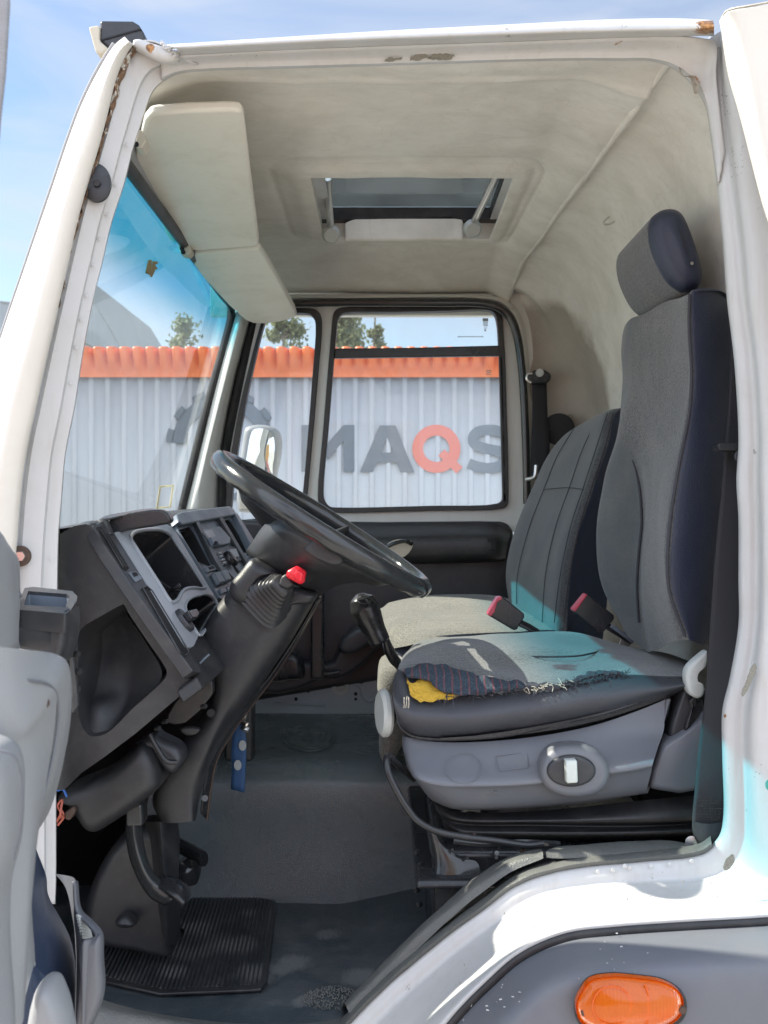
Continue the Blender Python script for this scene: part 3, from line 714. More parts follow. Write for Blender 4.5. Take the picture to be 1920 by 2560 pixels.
# bead along the rear seam, and rear wall lining
seam = [(XS(y), y) for y in (1.775, 1.85, 2.0, 2.2, 2.4, 2.6, 2.8, 3.0, 3.2, 3.35, 3.53)]
def wallx(y): return 0 if y < 3.30 else (y-3.30)**2*2.0
prof = [(.50, .792), (.545, .782), (.60, .745), (.655, .66), (.70, .53), (.725, .38), (.742, .15), (.75, -.2), (.75, -1.0)]
rows = []
for y in (1.79, 1.9, 2.1, 2.3, 2.5, 2.7, 2.9, 3.1, 3.25, 3.36, 3.43):
    off_ = 0 if y < 3.25 else (.004 if y < 3.4 else .02); ze = zc(.512, y)+.004; dz = ze-.792
    rows.append([Vector((x+(XS(y)-.006-.50)*max(0, min(1, (z-.3)/.45))-off_, y, zr(z+dz*max(0, min(1, (z-.3)/.45))))) for x, z in prof])
for (y, s_) in ((3.485, .28), (3.52, .62), (3.525, 1.0)):
    rows.append([Vector(((x-.05)*(1-s_)+(.475 if z < .6 else min(x-.04, .475+.0))*s_, y, zr(z-.014))) for x, z in prof])
loft('rear_wall_lining', rows, 'felt', truck, world=True, k=5, sub=4, angle=0, disp=.010, dsc=3.2)
tube('seam_bead', [Vector((x-.004, y, zr(zc(.512, y)-.002))) for x, y in seam], .008, 'felt', truck, world=True, ns=10)
# small clip hanging from the rear wall
hk = disc('coat_hook', P(1545, 520, 2.62), Vector((-.6, -.6, -.4)), .018, .012, 'alu', truck)
tube('hook_loop', [(1552, 522, 2.61), (1538, 530, 2.6), (1512, 552, 2.59), (1510, 560, 2.59), (1530, 558, 2.59), (1548, 540, 2.6)], .0025, 'alu', hk)
# ---- near door frame, one pressed-steel ring in three lofts
IN_L = [(137, 2260), (139, 2199), (139, 1944), (140, 1700), (142, 1481), (145, 1337), (152, 1250), (162, 1134), (185, 1018), (203, 860+40), (231, 752), (255, 654), (278, 556), (310, 457), (330, 376), (350, 312), (367, 260), (382, 226), (405, 203), (443, 184), (521, 176)]
OU_L = [(60, 2260), (60, 2199), (55, 1944), (20, 1700), (28, 1481), (40, 1365), (49, 1250), (64, 1134), (87, 1024), (119, 880), (150, 745), (178, 620), (197, 538), (220, 457), (249, 359), (272, 272), (289, 203), (315, 139), (341, 110), (385, 106), (443, 140)]
def mixrow(a, b, t, d): return [(p[0]+(q_[0]-p[0])*t, p[1]+(q_[1]-p[1])*t, d) for p, q_ in zip(a, b)]
frame = loft('door_frame', [mixrow(IN_L, OU_L, -.03, 1.86), mixrow(IN_L, OU_L, 0, 1.785), mixrow(IN_L, OU_L, .30, 1.775), mixrow(IN_L, OU_L, .36, 1.760),
      mixrow(IN_L, OU_L, .85, 1.745), mixrow(IN_L, OU_L, .95, 1.75), mixrow(IN_L, OU_L, 1.0, 1.735)], 'white', truck, k=5, sub=2, lin=True, solid=.003, angle=55)
# rusty sealer along the seam of the front pillar
SR = [(345, 108), (318, 143), (292, 205), (275, 272), (252, 359), (223, 457), (200, 538), (184, 592), (164, 677), (146, 770)]
wd = [24, 26, 21, 17, 12, 9, 8, 6, 3.5, 2]
ra = [(a-w_*.5, b, 1.741) for (a, b), w_ in zip(SR, wd)]; rb = [(a, b, 1.725) for (a, b) in SR]; rc_ = [(a+w_*.5, b+w_*.2, 1.741) for (a, b), w_ in zip(SR, wd)]
loft('rust_seam', [ra, rb, rc_], 'rust', frame, k=16, sub=4, disp=.005, dsc=70)
# outer front pillar (sunlit tone put into its paint colour)
O0 = [(20, 1700), (28, 1481), (40, 1365), (49, 1250), (64, 1134), (87, 1024), (119, 880), (150, 745), (178, 620), (197, 538), (220, 457), (249, 359), (272, 272), (289, 203), (315, 139), (334, 112)]
O1 = [(-60, 1700), (-40, 1481), (-24, 1365), (-6, 1250), (14, 1134), (40, 1000), (78, 856), (113, 720), (143, 600), (162, 520), (187, 437), (220, 340), (246, 257), (268, 190), (297, 128), (322, 103)]
O2 = [(-210, 1700), (-190, 1500), (-150, 1300), (-110, 1150), (-52, 1010), (-2, 868), (24, 790), (58, 690), (98, 572), (119, 510), (139, 451), (174, 347), (206, 262), (249, 174), (288, 112), (312, 92)]
outp = loft('front_pillar_skin', [[(a, b, 1.738) for a, b in O0], [(a-2, b-2, 1.71) for a, b in O0], [(a, b, 1.69) for a, b in O1],
      [(a*.7+c*.3, b*.7+e_*.3, 1.70) for (a, b), (c, e_) in zip(O1, O2)], [(a, b, 1.76) for a, b in O2], [(a+1, b+1, 1.86) for a, b in O2]], 'cream', truck, k=6, sub=4, solid=.003)
tube('windscreen_trim', [(a-3, b-3, 1.79) for a, b in O2[4:-1]], .004, 'reveal', outp, k=6)
pl = disc('door_stop_plug', P(243, 459, 1.742), Vector((.15, -1, 0)), .0245, .010, 'plastic2', frame, prof=((1, 0), (.97, .6), (.75, 1), (.3, .9)), ry=.034)
disc('plug_centre', P(243, 459, 1.731), Vector((0, -1, 0)), .006, .004, 'rubber', frame)
for a, b in ((318, 362), (288, 462), (268, 536), (248, 596), (232, 662), (217, 738), (203, 800), (190, 868), (178, 958), (128, 1396)):
    disc('spot_weld', P(a, b, 1.772), Vector((0, -1, 0)), .0034, .0008, 'white', frame, prof=((1, 0), (.8, .8), (.3, 1)))
bo = disc('hinge_bolt', P(52, 1390, 1.742), Vector((.2, -1, 0)), .018, .008, 'screw', frame); disc('bolt_head', P(52, 1390, 1.735), Vector((.2, -1, 0)), .0095, .014, 'alu', frame, ns=6)
prism('striker_recess', K3, [(92, 1260), (148, 1255), (156, 1268), (152, 1340), (120, 1338), (118, 1300), (92, 1300)], 1.757, 1.762, 'reveal', frame, .002)
# header rail: flange + drip rail
H_in = [(405, 203, 1.785), (443, 184, 1.785), (521, 176, 1.785), (700, 171, 1.785), (960, 164, 1.785), (1249, 155, 1.785), (1450, 151, 1.785), (1539, 152, 1.785), (1625, 153, 1.785), (1678, 168, 1.785), (1718, 197, 1.785), (1744, 226, 1.785), (1764, 266, 1.785), (1776, 336, 1.785), (1793, 463, 1.785)]
H_rl = [(400, 128), (443, 139), (521, 134), (700, 126), (960, 116), (1249, 106), (1450, 99), (1539, 95), (1625, 92), (1700, 92), (1760, 98), (1790, 106), (1789, 177), (1803, 304), (1813, 380)]
H_in2 = [(a, b) for a, b, c in H_in]
loft('header_flange', [mixrow(H_in2, H_rl, -.03, 1.86), H_in, mixrow(H_in2, H_rl, .12, 1.772), mixrow(H_in2, H_rl, .45, 1.765), [(a, b, (1.735, 1.742, 1.752, 1.760, 1.763)[max(0, i_-10)]) for i_, (a, b) in enumerate(H_rl)]], 'white', truck, k=5, sub=3, lin=True, solid=.003)
rail = loft('drip_rail', [[(a, b, 1.735) for a, b in ((443, 139), (700, 126), (960, 116), (1249, 106), (1539, 95), (1700, 91), (1785, 90))],
      [(a, b, 1.715) for a, b in ((443, 131), (700, 118), (960, 107), (1249, 97), (1539, 87), (1700, 84), (1785, 82))],
      [(a, b, 1.690) for a, b in ((443, 122), (700, 108), (960, 97), (1249, 86), (1539, 77), (1700, 74), (1785, 70))],
      [(a, b, 1.688) for a, b in ((436, 117), (700, 102), (960, 91), (1249, 79), (1539, 69), (1700, 67), (1785, 64))],
      [(a, b, 1.72) for a, b in ((420, 111), (700, 93), (960, 77), (1249, 62), (1539, 48), (1700, 46), (1782, 50))],
      [(a, b, 1.80) for a, b in ((415, 120), (700, 103), (960, 87), (1249, 72), (1539, 58), (1700, 56), (1785, 60))]], 'white', truck, k=6, sub=3, solid=.003)
# joint of the front pillar and header
pillow('corner_gusset', PX, [(330, 96), (345, 92), (362, 98), (382, 104), (402, 110), (428, 122), (444, 134), (440, 146), (412, 150), (380, 140), (350, 124), (330, 112)], 1.722, 1.75, .012, 'white', frame, smooth=4)
g = G()
for i in range(26):
    t = rnd0.random() if False else (i*37 % 26)/26; px, py = 404+t*40, 108+t*34+((i*13) % 9-4); r_ = .0015+.0022*((i*7) % 5)/5
    g.add(*g_disc(P(px, py, 1.722-.0015*((i*11) % 4)), Vector((.2, -1, .4)), r_, .003, 7))
g.make('flaked_paint', frame, 'white')
loft('sealer_edge', [[(1690, 172, 1.775), (1712, 190, 1.772), (1732, 208, 1.772), (1746, 232, 1.775)], [(1698, 174, 1.765), (1722, 186, 1.762), (1748, 205, 1.762), (1752, 226, 1.766)], [(1706, 180, 1.77), (1726, 196, 1.768), (1742, 214, 1.768), (1748, 236, 1.774)]], 'sealer', frame, k=8, sub=5, disp=.010, dsc=60)
# ---- roof marker lamp
lampm = prism('marker_lamp', K1, [(430, 86), (572, 88), (598, 104), (618, 135), (628, 165), (600, 200), (560, 232), (470, 206), (428, 172)], 1.90, 1.94, 'plastic2', truck, .006, seg=4)
prism('lens', K1, [(380, 113), (430, 105), (428, 172), (468, 207), (438, 238), (410, 222)], 1.893, 1.925, 'beige', lampm, .005)
prism('lamp_seam', K1, [(432, 170), (606, 122), (612, 127), (434, 176)], 1.898, 1.902, 'hole', lampm, 0)
# ---- B pillar, sill and wheel arch, one continuous outer skin
W0 = [(1775, 95), (1778, 177), (1785, 304), (1796, 463), (1811, 608), (1822, 752), (1840, 903), (1851, 1105), (1846, 1200), (1851, 1300), (1851, 1450), (1851, 1560), (1828, 1701), (1811, 1776), (1811, 1892), (1814, 2037), (1805, 2089), (1782, 2118), (1753, 2137), (1597, 2155), (1481, 2166), (1365, 2186), (1284, 2218), (1215, 2270), (1134, 2328), (1047, 2398), (960, 2473), (874, 2560), (780, 2660)]
Wm = [(1798, 80), (1803, 177), (1814, 304), (1828, 463), (1846, 608), (1860, 752), (1880, 903), (1892, 1105), (1890, 1200), (1893, 1300), (1893, 1450), (1890, 1560), (1872, 1701), (1860, 1776), (1858, 1892), (1862, 2037), (1858, 2110), (1840, 2150), (1790, 2186), (1607, 2203), (1490, 2212), (1382, 2228), (1310, 2256), (1240, 2305), (1160, 2362), (1075, 2432), (990, 2506), (905, 2592), (830, 2670)]
Wo = [(1900, 30), (1925, 177), (1970, 304), (2020, 463), (2030, 608), (2030, 752), (2030, 903), (2030, 1105), (2030, 1200), (2030, 1300), (2030, 1450), (2030, 1560), (2030, 1701), (2030, 1850), (2030, 2000), (2030, 2150), (2030, 2250), (1995, 2285), (1920, 2293), (1712, 2305), (1539, 2317), (1423, 2331), (1336, 2363), (1278, 2398), (1220, 2450), (1162, 2507), (1116, 2560), (1060, 2640), (1010, 2720)]
def mr(t, d0, d1): return [(a+(c-a)*t, b+(e_-b)*t, d0+(d1-d0)*sst(12, 18, i)) for i, ((a, b), (c, e_)) in enumerate(zip(Wm, Wo))]
pil = loft('sill_and_rear_pillar', [[(a-1, b-3, 1.87) for a, b in W0], [(a, b, 1.782) for a, b in W0], [(a*.5+c*.5, b*.5+e_*.5, 1.770) for (a, b), (c, e_) in zip(W0, Wm)],
      mr(0, 1.765, 1.765), mr(.12, 1.71, 1.745), mr(.55, 1.695, 1.68), mr(.80, 1.69, 1.625), mr(.93, 1.69, 1.605), mr(1, 1.69, 1.605)], 'white', truck, k=5, sub=4, solid=.003, angle=60)
for i, (a, b) in enumerate(((1040, 444), (1155, 445), (1232, 436), (1062, 452), (990, 462), (925, 470), (1330, 425))):
    disc('spot_weld', P(960+.5787*a, 1900+.5787*b+8, 1.765), Vector((0, -1, .1)), .004, .0012, 'white', pil, prof=((1, 0), (.8, .8), (.3, 1)))
# scrapes where paint is gone: thin ragged patches of primer
def scrape(k, pts, d, mat, par=None, dd=.0015, jag=3):
    rnd = random.Random(len(pts)*7+int(pts[0][0])); q = []
    base = cr([Vector((x, y, 0)) for x, y in pts], 5, True)
    q = [(p.x+rnd.uniform(-jag, jag), p.y+rnd.uniform(-jag, jag)) for p in base]
    return prism('paint_chip', k, q, d, d+dd, mat, par or pil, 0)
M['primer'] = simple('bare_primer', (0.25, 0.24, 0.2), 0.8, 0, 0.5, 300, 0.5)
scrape(Z6, [(1035, 505), (1050, 520), (1040, 580), (1000, 670), (960, 740), (938, 765), (930, 745), (945, 690), (970, 640), (990, 570), (1015, 520)], 1.694, 'primer')
scrape(Z6, [(860, 2010), (875, 2050), (850, 2110), (800, 2140), (785, 2110), (810, 2050)], 1.672, 'primer')
scrape(Z6, [(1135, 1425), (1120, 1450), (1130, 1495), (1150, 1500), (1150, 1430)], 1.686, 'cyan')  # small teal patch on the pillar skin
scrape(K2, [(110, 255), (135, 235), (170, 232), (190, 242), (160, 258)], 1.760, 'primer', rail, jag=4)
scrape(K2, [(190, 250), (215, 235), (260, 232), (303, 238), (290, 256), (240, 258)], 1.760, 'primer', rail, jag=4)
scrape(K2, [(0, 262), (20, 248), (45, 252), (80, 250), (40, 262)], 1.760, 'primer', rail, jag=3)
prs = random.Random(4)
for (k, cx, cy, w_, h_, n, dd_) in ((Z5, 860, 1030, 60, 110, 26, 1.712), (Z5, 960, 1590, 60, 180, 26, 1.690), (Z6, 1060, 1340, 30, 60, 9, 1.684), (K8, 1240, 540, 220, 60, 14, 1.676), (K8, 700, 700, 260, 60, 8, 1.652), (K8, 380, 940, 60, 70, 8, 1.66)):
    g = G()
    for i in range(n):
        x, y = cx+prs.uniform(-w_, w_), cy+prs.uniform(-h_, h_); a = prs.uniform(1, 4); b = prs.uniform(2, 9); an = prs.uniform(-.4, .8)
        qd = [(x, y), (x+a*math.cos(an), y+a*math.sin(an)+1), (x+a+b*math.sin(an), y+b*math.cos(an)), (x+b*math.sin(an), y+b*math.cos(an)+2)]
        fr = [P(k[0]+k[2]*u, k[1]+k[2]*w2, dd_) for u, w2 in qd]; g.add(*g_prism(fr, [p+Vector((0, .002, 0)) for p in fr]))
    g.make('paint_chip', pil, 'primer')
# rear fairing in the sunlit cream tone, standing out from the cab side
fa = [(1800, 51), (1805, 80), (1810, 114), (1823, 190), (1848, 279), (1879, 405), (1904, 506), (1925, 575), (1990, 800), (2060, 1100)]
fb = [(1823, 25), (1836, 45), (1850, 80), (1866, 140), (1881, 228), (1898, 335), (1917, 443), (1935, 540), (2010, 760), (2090, 1060)]
fair = loft('rear_fairing', [[(a-2, b, 1.74) for a, b in fa], [(a, b, 1.60) for a, b in fa], [(a*.85+c*.15, b*.85+e_*.15, 1.57) for (a, b), (c, e_) in zip(fa, fb)],
      [(a*.2+c*.8, b*.2+e_*.8, 1.545) for (a, b), (c, e_) in zip(fa, fb)], [(a+10, b, 1.54) for a, b in fb], [(a+60, b-8, 1.535) for a, b in fb], [(a+200, b-40, 1.52) for a, b in fb]], 'cream', truck, k=6, sub=3, solid=.003)
loft('top_flange', [[(1800, 51, 1.60), (1806, 38, 1.60), (1823, 22, 1.56), (1870, 12, 1.54), (1925, 2, 1.535), (2020, -18, 1.53)], [(1800, 56, 1.74), (1806, 42, 1.74), (1823, 28, 1.74), (1870, 18, 1.74), (1925, 8, 1.74), (2020, -12, 1.74)]], 'cream', fair, k=4, sub=2, solid=.002)
# black seam and the grey wheel-arch cover
i0 = 17
Ws = [(2700, 2262), (2250, 2268)]+Wo[i0+1:]
box('rear_side_panel', (.715, 1.672, zr(-.63)), (1.55, 1.70, zr(.83)), 'white', truck, .01)
def off(pts, o, d):
    r_ = []
    for i, p in enumerate(pts):
        a = Vector((*pts[max(i-1, 0)], 0)); b = Vector((*pts[min(i+1, len(pts)-1)], 0)); t = (b-a).normalized(); nn = Vector((-t.y, t.x, 0))
        if nn.y < 0 and t.x < 0: nn = nn
        r_.append((p[0]+(-t.y)*-o, p[1]+(t.x)*-o, d))
    return r_
tube('arch_seam', [(p[0], p[1], 1.612) for p in off(Ws, 9, 0)], .011, 'rubber', truck, k=5)
arch = loft('wheel_arch_cover', [off(Ws, 16, 1.62), off(Ws, 22, 1.600), off(Ws, 60, 1.555), off(Ws, 110, 1.515), off(Ws, 150, 1.505), off(Ws, 330, 1.50), off(Ws, 600, 1.50)], 'grey', truck, k=6, sub=4, solid=.003)
rnd = random.Random(11); g = G()
for i in range(60):
    x = rnd.uniform(1150, 1920); y = rnd.uniform(2345, 2470); s_ = rnd.uniform(.6, 2.6); L2 = rnd.uniform(1, 7); an = rnd.choice([rnd.gauss(0, .2), rnd.gauss(1.5, .3)])
    yb = 2310 if x > 1500 else 2310+(1500-x)*.45
    y = yb+rnd.uniform(20, 150); dep = 1.600-.085*sst(15, 110, y-yb)-.004
    dx, dy = L2*math.cos(an), L2*math.sin(an)
    fr = [P(x, y, dep), P(x+dx, y+dy, dep), P(x+dx+s_*.6, y+dy+s_, dep), P(x+s_*.3, y+s_, dep)]; g.add(*g_prism(fr, [p+Vector((0, .0015, 0)) for p in fr]))
g.make('paint_splash', arch, 'white_sticker')['kind'] = 'stuff'
# amber side marker
am = [(860, 1010), (900, 965), (990, 948), (1100, 955), (1220, 975), (1285, 1015), (1303, 1065), (1290, 1120), (1230, 1165), (1080, 1200), (930, 1190), (850, 1140), (835, 1070)]
rim = prism('side_marker', K8, [((x-1070)*1.035+1070, (y-1075)*1.06+1072) for x, y in am], 1.492, 1.51, 'rubber', truck, .003, smooth=5)
pillow('lens', K8, am, 1.468, 1.497, .020, 'amber', rim, dome=.006, smooth=5)
g = G(); g.add(*g_tube([P(960+.5787*x, 1900+.5787*y, 1.4665) for x, y in ell(985, 1062, 84, 84, 40)], .0014, 6, True)); g.add(*g_tube(cr([P(960+.5787*x, 1900+.5787*y, 1.4668) for x, y in ((1128, 968), (1142, 1020), (1142, 1110), (1124, 1180))], 5), .0014, 6)); g.make('lens_moulding', rim, 'amber')
disc('bulb', P(960+.5787*985, 1900+.5787*1040, 1.490), TO, .026, .012, 'screw', rim, prof=((1, 0), (.8, .7), (.3, 1)))
for a, b in ((865, 1086), (1288, 1076)):
    disc('lens_screw', P(960+.5787*a, 1900+.5787*b, 1.476), TO, .0055, .005, 'screw', rim)
# sill pads and seal
SI = W0[17:]
loft('sill_seal', [[(a, b+1, 1.782) for a, b in SI], [(a-2, b-10, 1.775) for a, b in SI], [(a-4, b-24, 1.80) for a, b in SI], [(a-6, b-30, 1.86) for a, b in SI]], 'vinyl', truck, k=6, sub=3, disp=.002, dsc=20)
loft('sill_pad', [T(K8, [(705, 422, 1.80), (740, 428, 1.80), (900, 420, 1.80), (1100, 412, 1.80), (1300, 402, 1.80), (1375, 390, 1.80)]),
      T(K8, [(703, 400, 1.81), (735, 404, 1.81), (900, 398, 1.81), (1100, 390, 1.81), (1290, 385, 1.81), (1372, 384, 1.81)]),
      T(K8, [(715, 384, 1.86), (760, 372, 1.86), (900, 362, 1.86), (1100, 350, 1.86), (1240, 347, 1.86), (1360, 376, 1.86)]),
      T(K8, [(716, 392, 1.91), (760, 390, 1.91), (900, 385, 1.91), (1100, 370, 1.91), (1240, 365, 1.91), (1340, 385, 1.91)])], 'vinyl', truck, k=5, sub=5, disp=.002, dsc=25)
loft('sill_pad', [T(K8, [(690, 424, 1.80), (560, 478, 1.80), (440, 560, 1.80), (330, 648, 1.80), (200, 765, 1.80), (90, 875, 1.80), (-20, 985, 1.80), (-140, 1110, 1.80)]),
      T(K8, [(688, 400, 1.81), (565, 440, 1.81), (430, 520, 1.81), (310, 615, 1.81), (180, 725, 1.81), (70, 830, 1.81), (-40, 940, 1.81), (-160, 1065, 1.81)]),
      T(K8, [(680, 385, 1.86), (590, 400, 1.87), (460, 462, 1.88), (340, 550, 1.90), (200, 680, 1.92), (60, 820, 1.94), (-60, 950, 1.96), (-180, 1080, 1.98)]),
      T(K8, [(675, 392, 1.92), (590, 410, 1.92), (460, 475, 1.93), (340, 565, 1.96), (200, 700, 1.98), (60, 845, 2.0), (-60, 975, 2.02), (-180, 1110, 2.02)])], 'vinyl', truck, k=6, sub=5, disp=.002, dsc=25)
# ---- windscreen and far side
v = []; rows = []
for j in range(9):
    y = 1.74+(3.46-1.74)*j/8; bl = math.sin(math.pi*j/8)*.045
    rows.append([Vector((-.515-bl*.2, y, zr(.715))), Vector((-.572-bl*.7, y, zr(.50))), Vector((-.635-bl, y, zr(.25))), Vector((-.70-bl, y, zr(0))), Vector((-.735-bl, y, zr(-.14)))])
ws = loft('windscreen', rows, 'glass', truck, world=True, k=5, sub=4, angle=0)
tube('windscreen_gasket', [Vector((-.520, y, zr(.700))) for y in (1.80, 2.1, 2.5, 2.9, 3.2, 3.40)]+[Vector((-.526, 3.44, zr(.69))), Vector((-.53, 3.45, zr(.66))), Vector((-.615, 3.45, zr(.35))), Vector((-.705, 3.45, zr(-.02)))], .014, 'rubber', ws, world=True)
# scraps of an old sticker and a tape outline on the glass
WP = Plane(Vector((-.526, 1.8, zr(.69))), Vector((-.61, 2.6, zr(.5))), Vector((-.526, 3.3, zr(.69))))
M['scrap'] = simple('brown_sticker_scrap', (0.32, 0.26, 0.14), 0.8); M['tape'] = simple('yellowed_tape', (0.55, 0.5, 0.28), 0.7)
for q in ([(640, 1125), (655, 1122), (650, 1190), (628, 1180)], [(660, 1128), (680, 1130), (680, 1140), (668, 1142), (680, 1160), (670, 1165), (655, 1198), (648, 1195)]):
    slab('sticker_scrap', K1, q, WP, -.001, .001, 'scrap', ws, 0)
WQ = Plane(Vector((-.70, 1.8, zr(0))), Vector((-.745, 2.6, zr(0))), Vector((-.66, 2.6, zr(.25))))
g = G()
for a, b in (((690, 893), (750, 888)), ((748, 888), (735, 980)), ((735, 980), (678, 985)), ((678, 985), (692, 893))):
    pa, pb = WQ.at(.5787*a[0], 700+.5787*a[1]), WQ.at(.5787*b[0], 700+.5787*b[1]); g.add(*g_tube([pa, pb], .004, 4))
g.make('tape_outline', ws, 'tape')
# header strip between lining and glass
loft('header_lining', [[Vector((-.49, y, zr(.80-.03*(y > 3)))) for y in (1.98, 2.3, 2.9, 3.5)], [Vector((-.52, y, zr(.755-.01*(y > 3)))) for y in (1.98, 2.3, 2.9, 3.5)], [Vector((-.518, y, zr(.705))) for y in (1.98, 2.3, 2.9, 3.5)], [Vector((-.50, y, zr(.83))) for y in (1.98, 2.3, 2.9, 3.5)]], 'reveal', truck, world=True, k=3, sub=3)
# far door: painted frame with two windows
far = lambda k, pts, d=3.52: outl(k, pts, d)
qo = [(215, 140), (228, 112), (262, 98), (300, 92), (420, 90), (455, 96), (478, 118), (487, 160), (470, 420), (442, 780), (415, 1080), (400, 1178), (200, 1182), (40, 1180), (38, 1120), (90, 700), (150, 400)]
mo = [(597, 200), (604, 130), (618, 100), (645, 88), (900, 84), (1200, 78), (1390, 72), (1430, 84), (1448, 115), (1462, 250), (1475, 600), (1484, 1040), (1480, 1085), (1455, 1103), (1100, 1115), (600, 1124), (560, 1118), (534, 1085), (528, 1030), (555, 700), (585, 330)]
mo2 = [((x-1010)*1.055+1010, (y-600)*1.045+600) for x, y in mo]; qo2 = [((x-280)*1.13+280, (y-620)*1.045+620) for x, y in qo]
MO, QO = cr([p for p in far(Z7, mo2)], 4, True), cr([p for p in far(Z7, qo2)], 4, True)
outer = outl(PX, [(590, 735), (1335, 735), (1340, 1330), (440, 1330), (463, 1284)], 3.52)
g = g_holed(outer, [(MO, .05, 0), (QO, .05, 0)], Vector((0, -1, 0)), -.05, 0, taper=1.0)
# drop the bottoms of the openings so that they are open
bad = [q for q in g.f if len(q) > 20]
g2 = G(); g2.v = g.v; g2.f = [q for q in g.f if len(q) <= 20]; g2.m = [0]*len(g2.f)
fd = g2.make('passenger_door', truck, 'body_in', angle=30)
def ringp(name, out_, inn, d0, d1, mat, par, bev=.004):
    n = len(out_); g = G(); y0, y1 = Vector((0, 0, 0)), Vector((0, d1-d0, 0))
    a, b = out_, inn; g.add(a+b+[p+y1 for p in a]+[p+y1 for p in b],
      [(i, (i+1) % n, n+(i+1) % n, n+i) for i in range(n)]+[(i+2*n, i+3*n, (i+1) % n+3*n, (i+1) % n+2*n) for i in range(n)]+[(i, 2*n+i, 2*n+(i+1) % n, (i+1) % n) for i in range(n)]+[(n+i, n+(i+1) % n, 3*n+(i+1) % n, 3*n+i) for i in range(n)])
    return g.make(name, par, mat, bevel=bev, angle=50)
def scaled(pts, cx, cy, sx, sy): return [((x-cx)*sx+cx, (y-cy)*sy+cy) for x, y in pts]
r1 = ringp('window_gasket', cr(outl(Z7, scaled(mo, 1010, 600, 1.062, 1.052), 3.50), 4, True), cr(outl(Z7, scaled(mo, 1010, 600, 1.0, 1.0), 3.50), 4, True), 3.50, 3.54, 'rubber', fd, .003)
r2 = ringp('window_gasket', cr(outl(Z7, scaled(qo, 280, 620, 1.16, 1.05), 3.50), 4, True), cr(outl(Z7, scaled(qo, 280, 620, 1.0, 1.0), 3.50), 4, True), 3.50, 3.54, 'rubber', fd, .003)
ga = G(); ga.add(outl(Z7, scaled(mo, 1010, 600, 1.03, 1.03), 3.535), [tuple(range(len(mo)))]); ga.make('window_pane', fd, 'sideglass')
ga = G(); ga.add(outl(Z7, scaled(qo, 280, 620, 1.05, 1.03), 3.535), [tuple(range(len(qo)))]); ga.make('window_pane', fd, 'sideglass')
prism('window_bar', Z7, [(590, 278), (1000, 274), (1470, 262), (1478, 318), (1000, 324), (585, 330)], 3.505, 3.53, 'smooth', fd, .004)
prism('pane_edge', Z7, [(1462, 320), (1482, 320), (1502, 1095), (1482, 1095)], 3.50, 3.52, 'rubber', fd, .003)
# etched maker marks on the glass
M['etch'] = simple('etched_mark', (0.45, 0.5, 0.52), 0.8)
for grp in (((1375, 118, 30, 18), (1378, 140, 26, 5), (1378, 148, 24, 4), (1378, 156, 26, 4), (1384, 168, 14, 4), (1384, 178, 10, 8)), tuple((1245+i*10.5, 212, 5, 8) for i in range(13)), ((1395, 395, 26, 5), (1395, 405, 24, 4), (1395, 415, 26, 4), (1400, 432, 14, 6))):
    g = G()
    for (x, y, w_, h_) in grp:
        fr = [P(560+.4702*a, 740+.4702*b, 3.532) for a, b in ((x, y), (x+w_, y), (x+w_, y+h_), (x, y+h_))]; g.add(*g_prism(fr, [p+Vector((0, .001, 0)) for p in fr]))
    g.make('glass_marking', fd, 'etch')
tube('door_seal', [(724, 760, 3.47), (800, 757, 3.47), (889, 756, 3.47), (1100, 757, 3.47), (1200, 758, 3.47), (1244, 768, 3.47), (1274, 794, 3.47), (1292, 840, 3.47), (1302, 900, 3.47), (1310, 1000, 3.47), (1316, 1163, 3.47), (1318, 1260, 3.47)], .014, 'gloss', truck)
loft('door_seal_strip', [T(K3, [(1078, 165, 3.50), (1000, 480, 3.50), (945, 800, 3.50), (938, 1010, 3.50)]), T(K3, [(1095, 165, 3.48), (1020, 480, 3.48), (962, 800, 3.48), (955, 1010, 3.48)]), T(K3, [(1112, 168, 3.50), (1042, 490, 3.50), (985, 800, 3.50), (974, 1010, 3.50)])], 'rubber', fd, k=4, sub=3)
# far front pillar
loft('front_pillar_trim', [T(K3, [(1022, 120, 3.45), (930, 460, 3.45), (860, 750, 3.45), (790, 1030, 3.45)]), T(K3, [(1045, 150, 3.42), (960, 480, 3.42), (890, 760, 3.42), (830, 1030, 3.42)]), T(K3, [(1085, 165, 3.50), (1005, 480, 3.50), (948, 800, 3.50), (940, 1040, 3.50)])], 'body_in', truck, k=4, sub=4, solid=.003)
# door seal surround on body above/right
loft('door_aperture', [[(700, 738, 3.50), (900, 736, 3.50), (1200, 738, 3.50), (1262, 748, 3.50), (1298, 785, 3.50), (1316, 850, 3.50), (1326, 1000, 3.50), (1334, 1250, 3.50), (1334, 1400, 3.5)],
     [(700, 744, 3.47), (900, 744, 3.47), (1200, 745, 3.47), (1255, 756, 3.47), (1288, 792, 3.47), (1306, 850, 3.47), (1316, 1000, 3.47), (1322, 1250, 3.47), (1322, 1400, 3.47)],
     [(700, 754, 3.51), (900, 752, 3.51), (1200, 753, 3.51), (1248, 764, 3.51), (1280, 798, 3.51), (1298, 850, 3.51), (1308, 1000, 3.51), (1314, 1250, 3.51), (1314, 1400, 3.51)]], 'body_in', truck, k=5, sub=3)
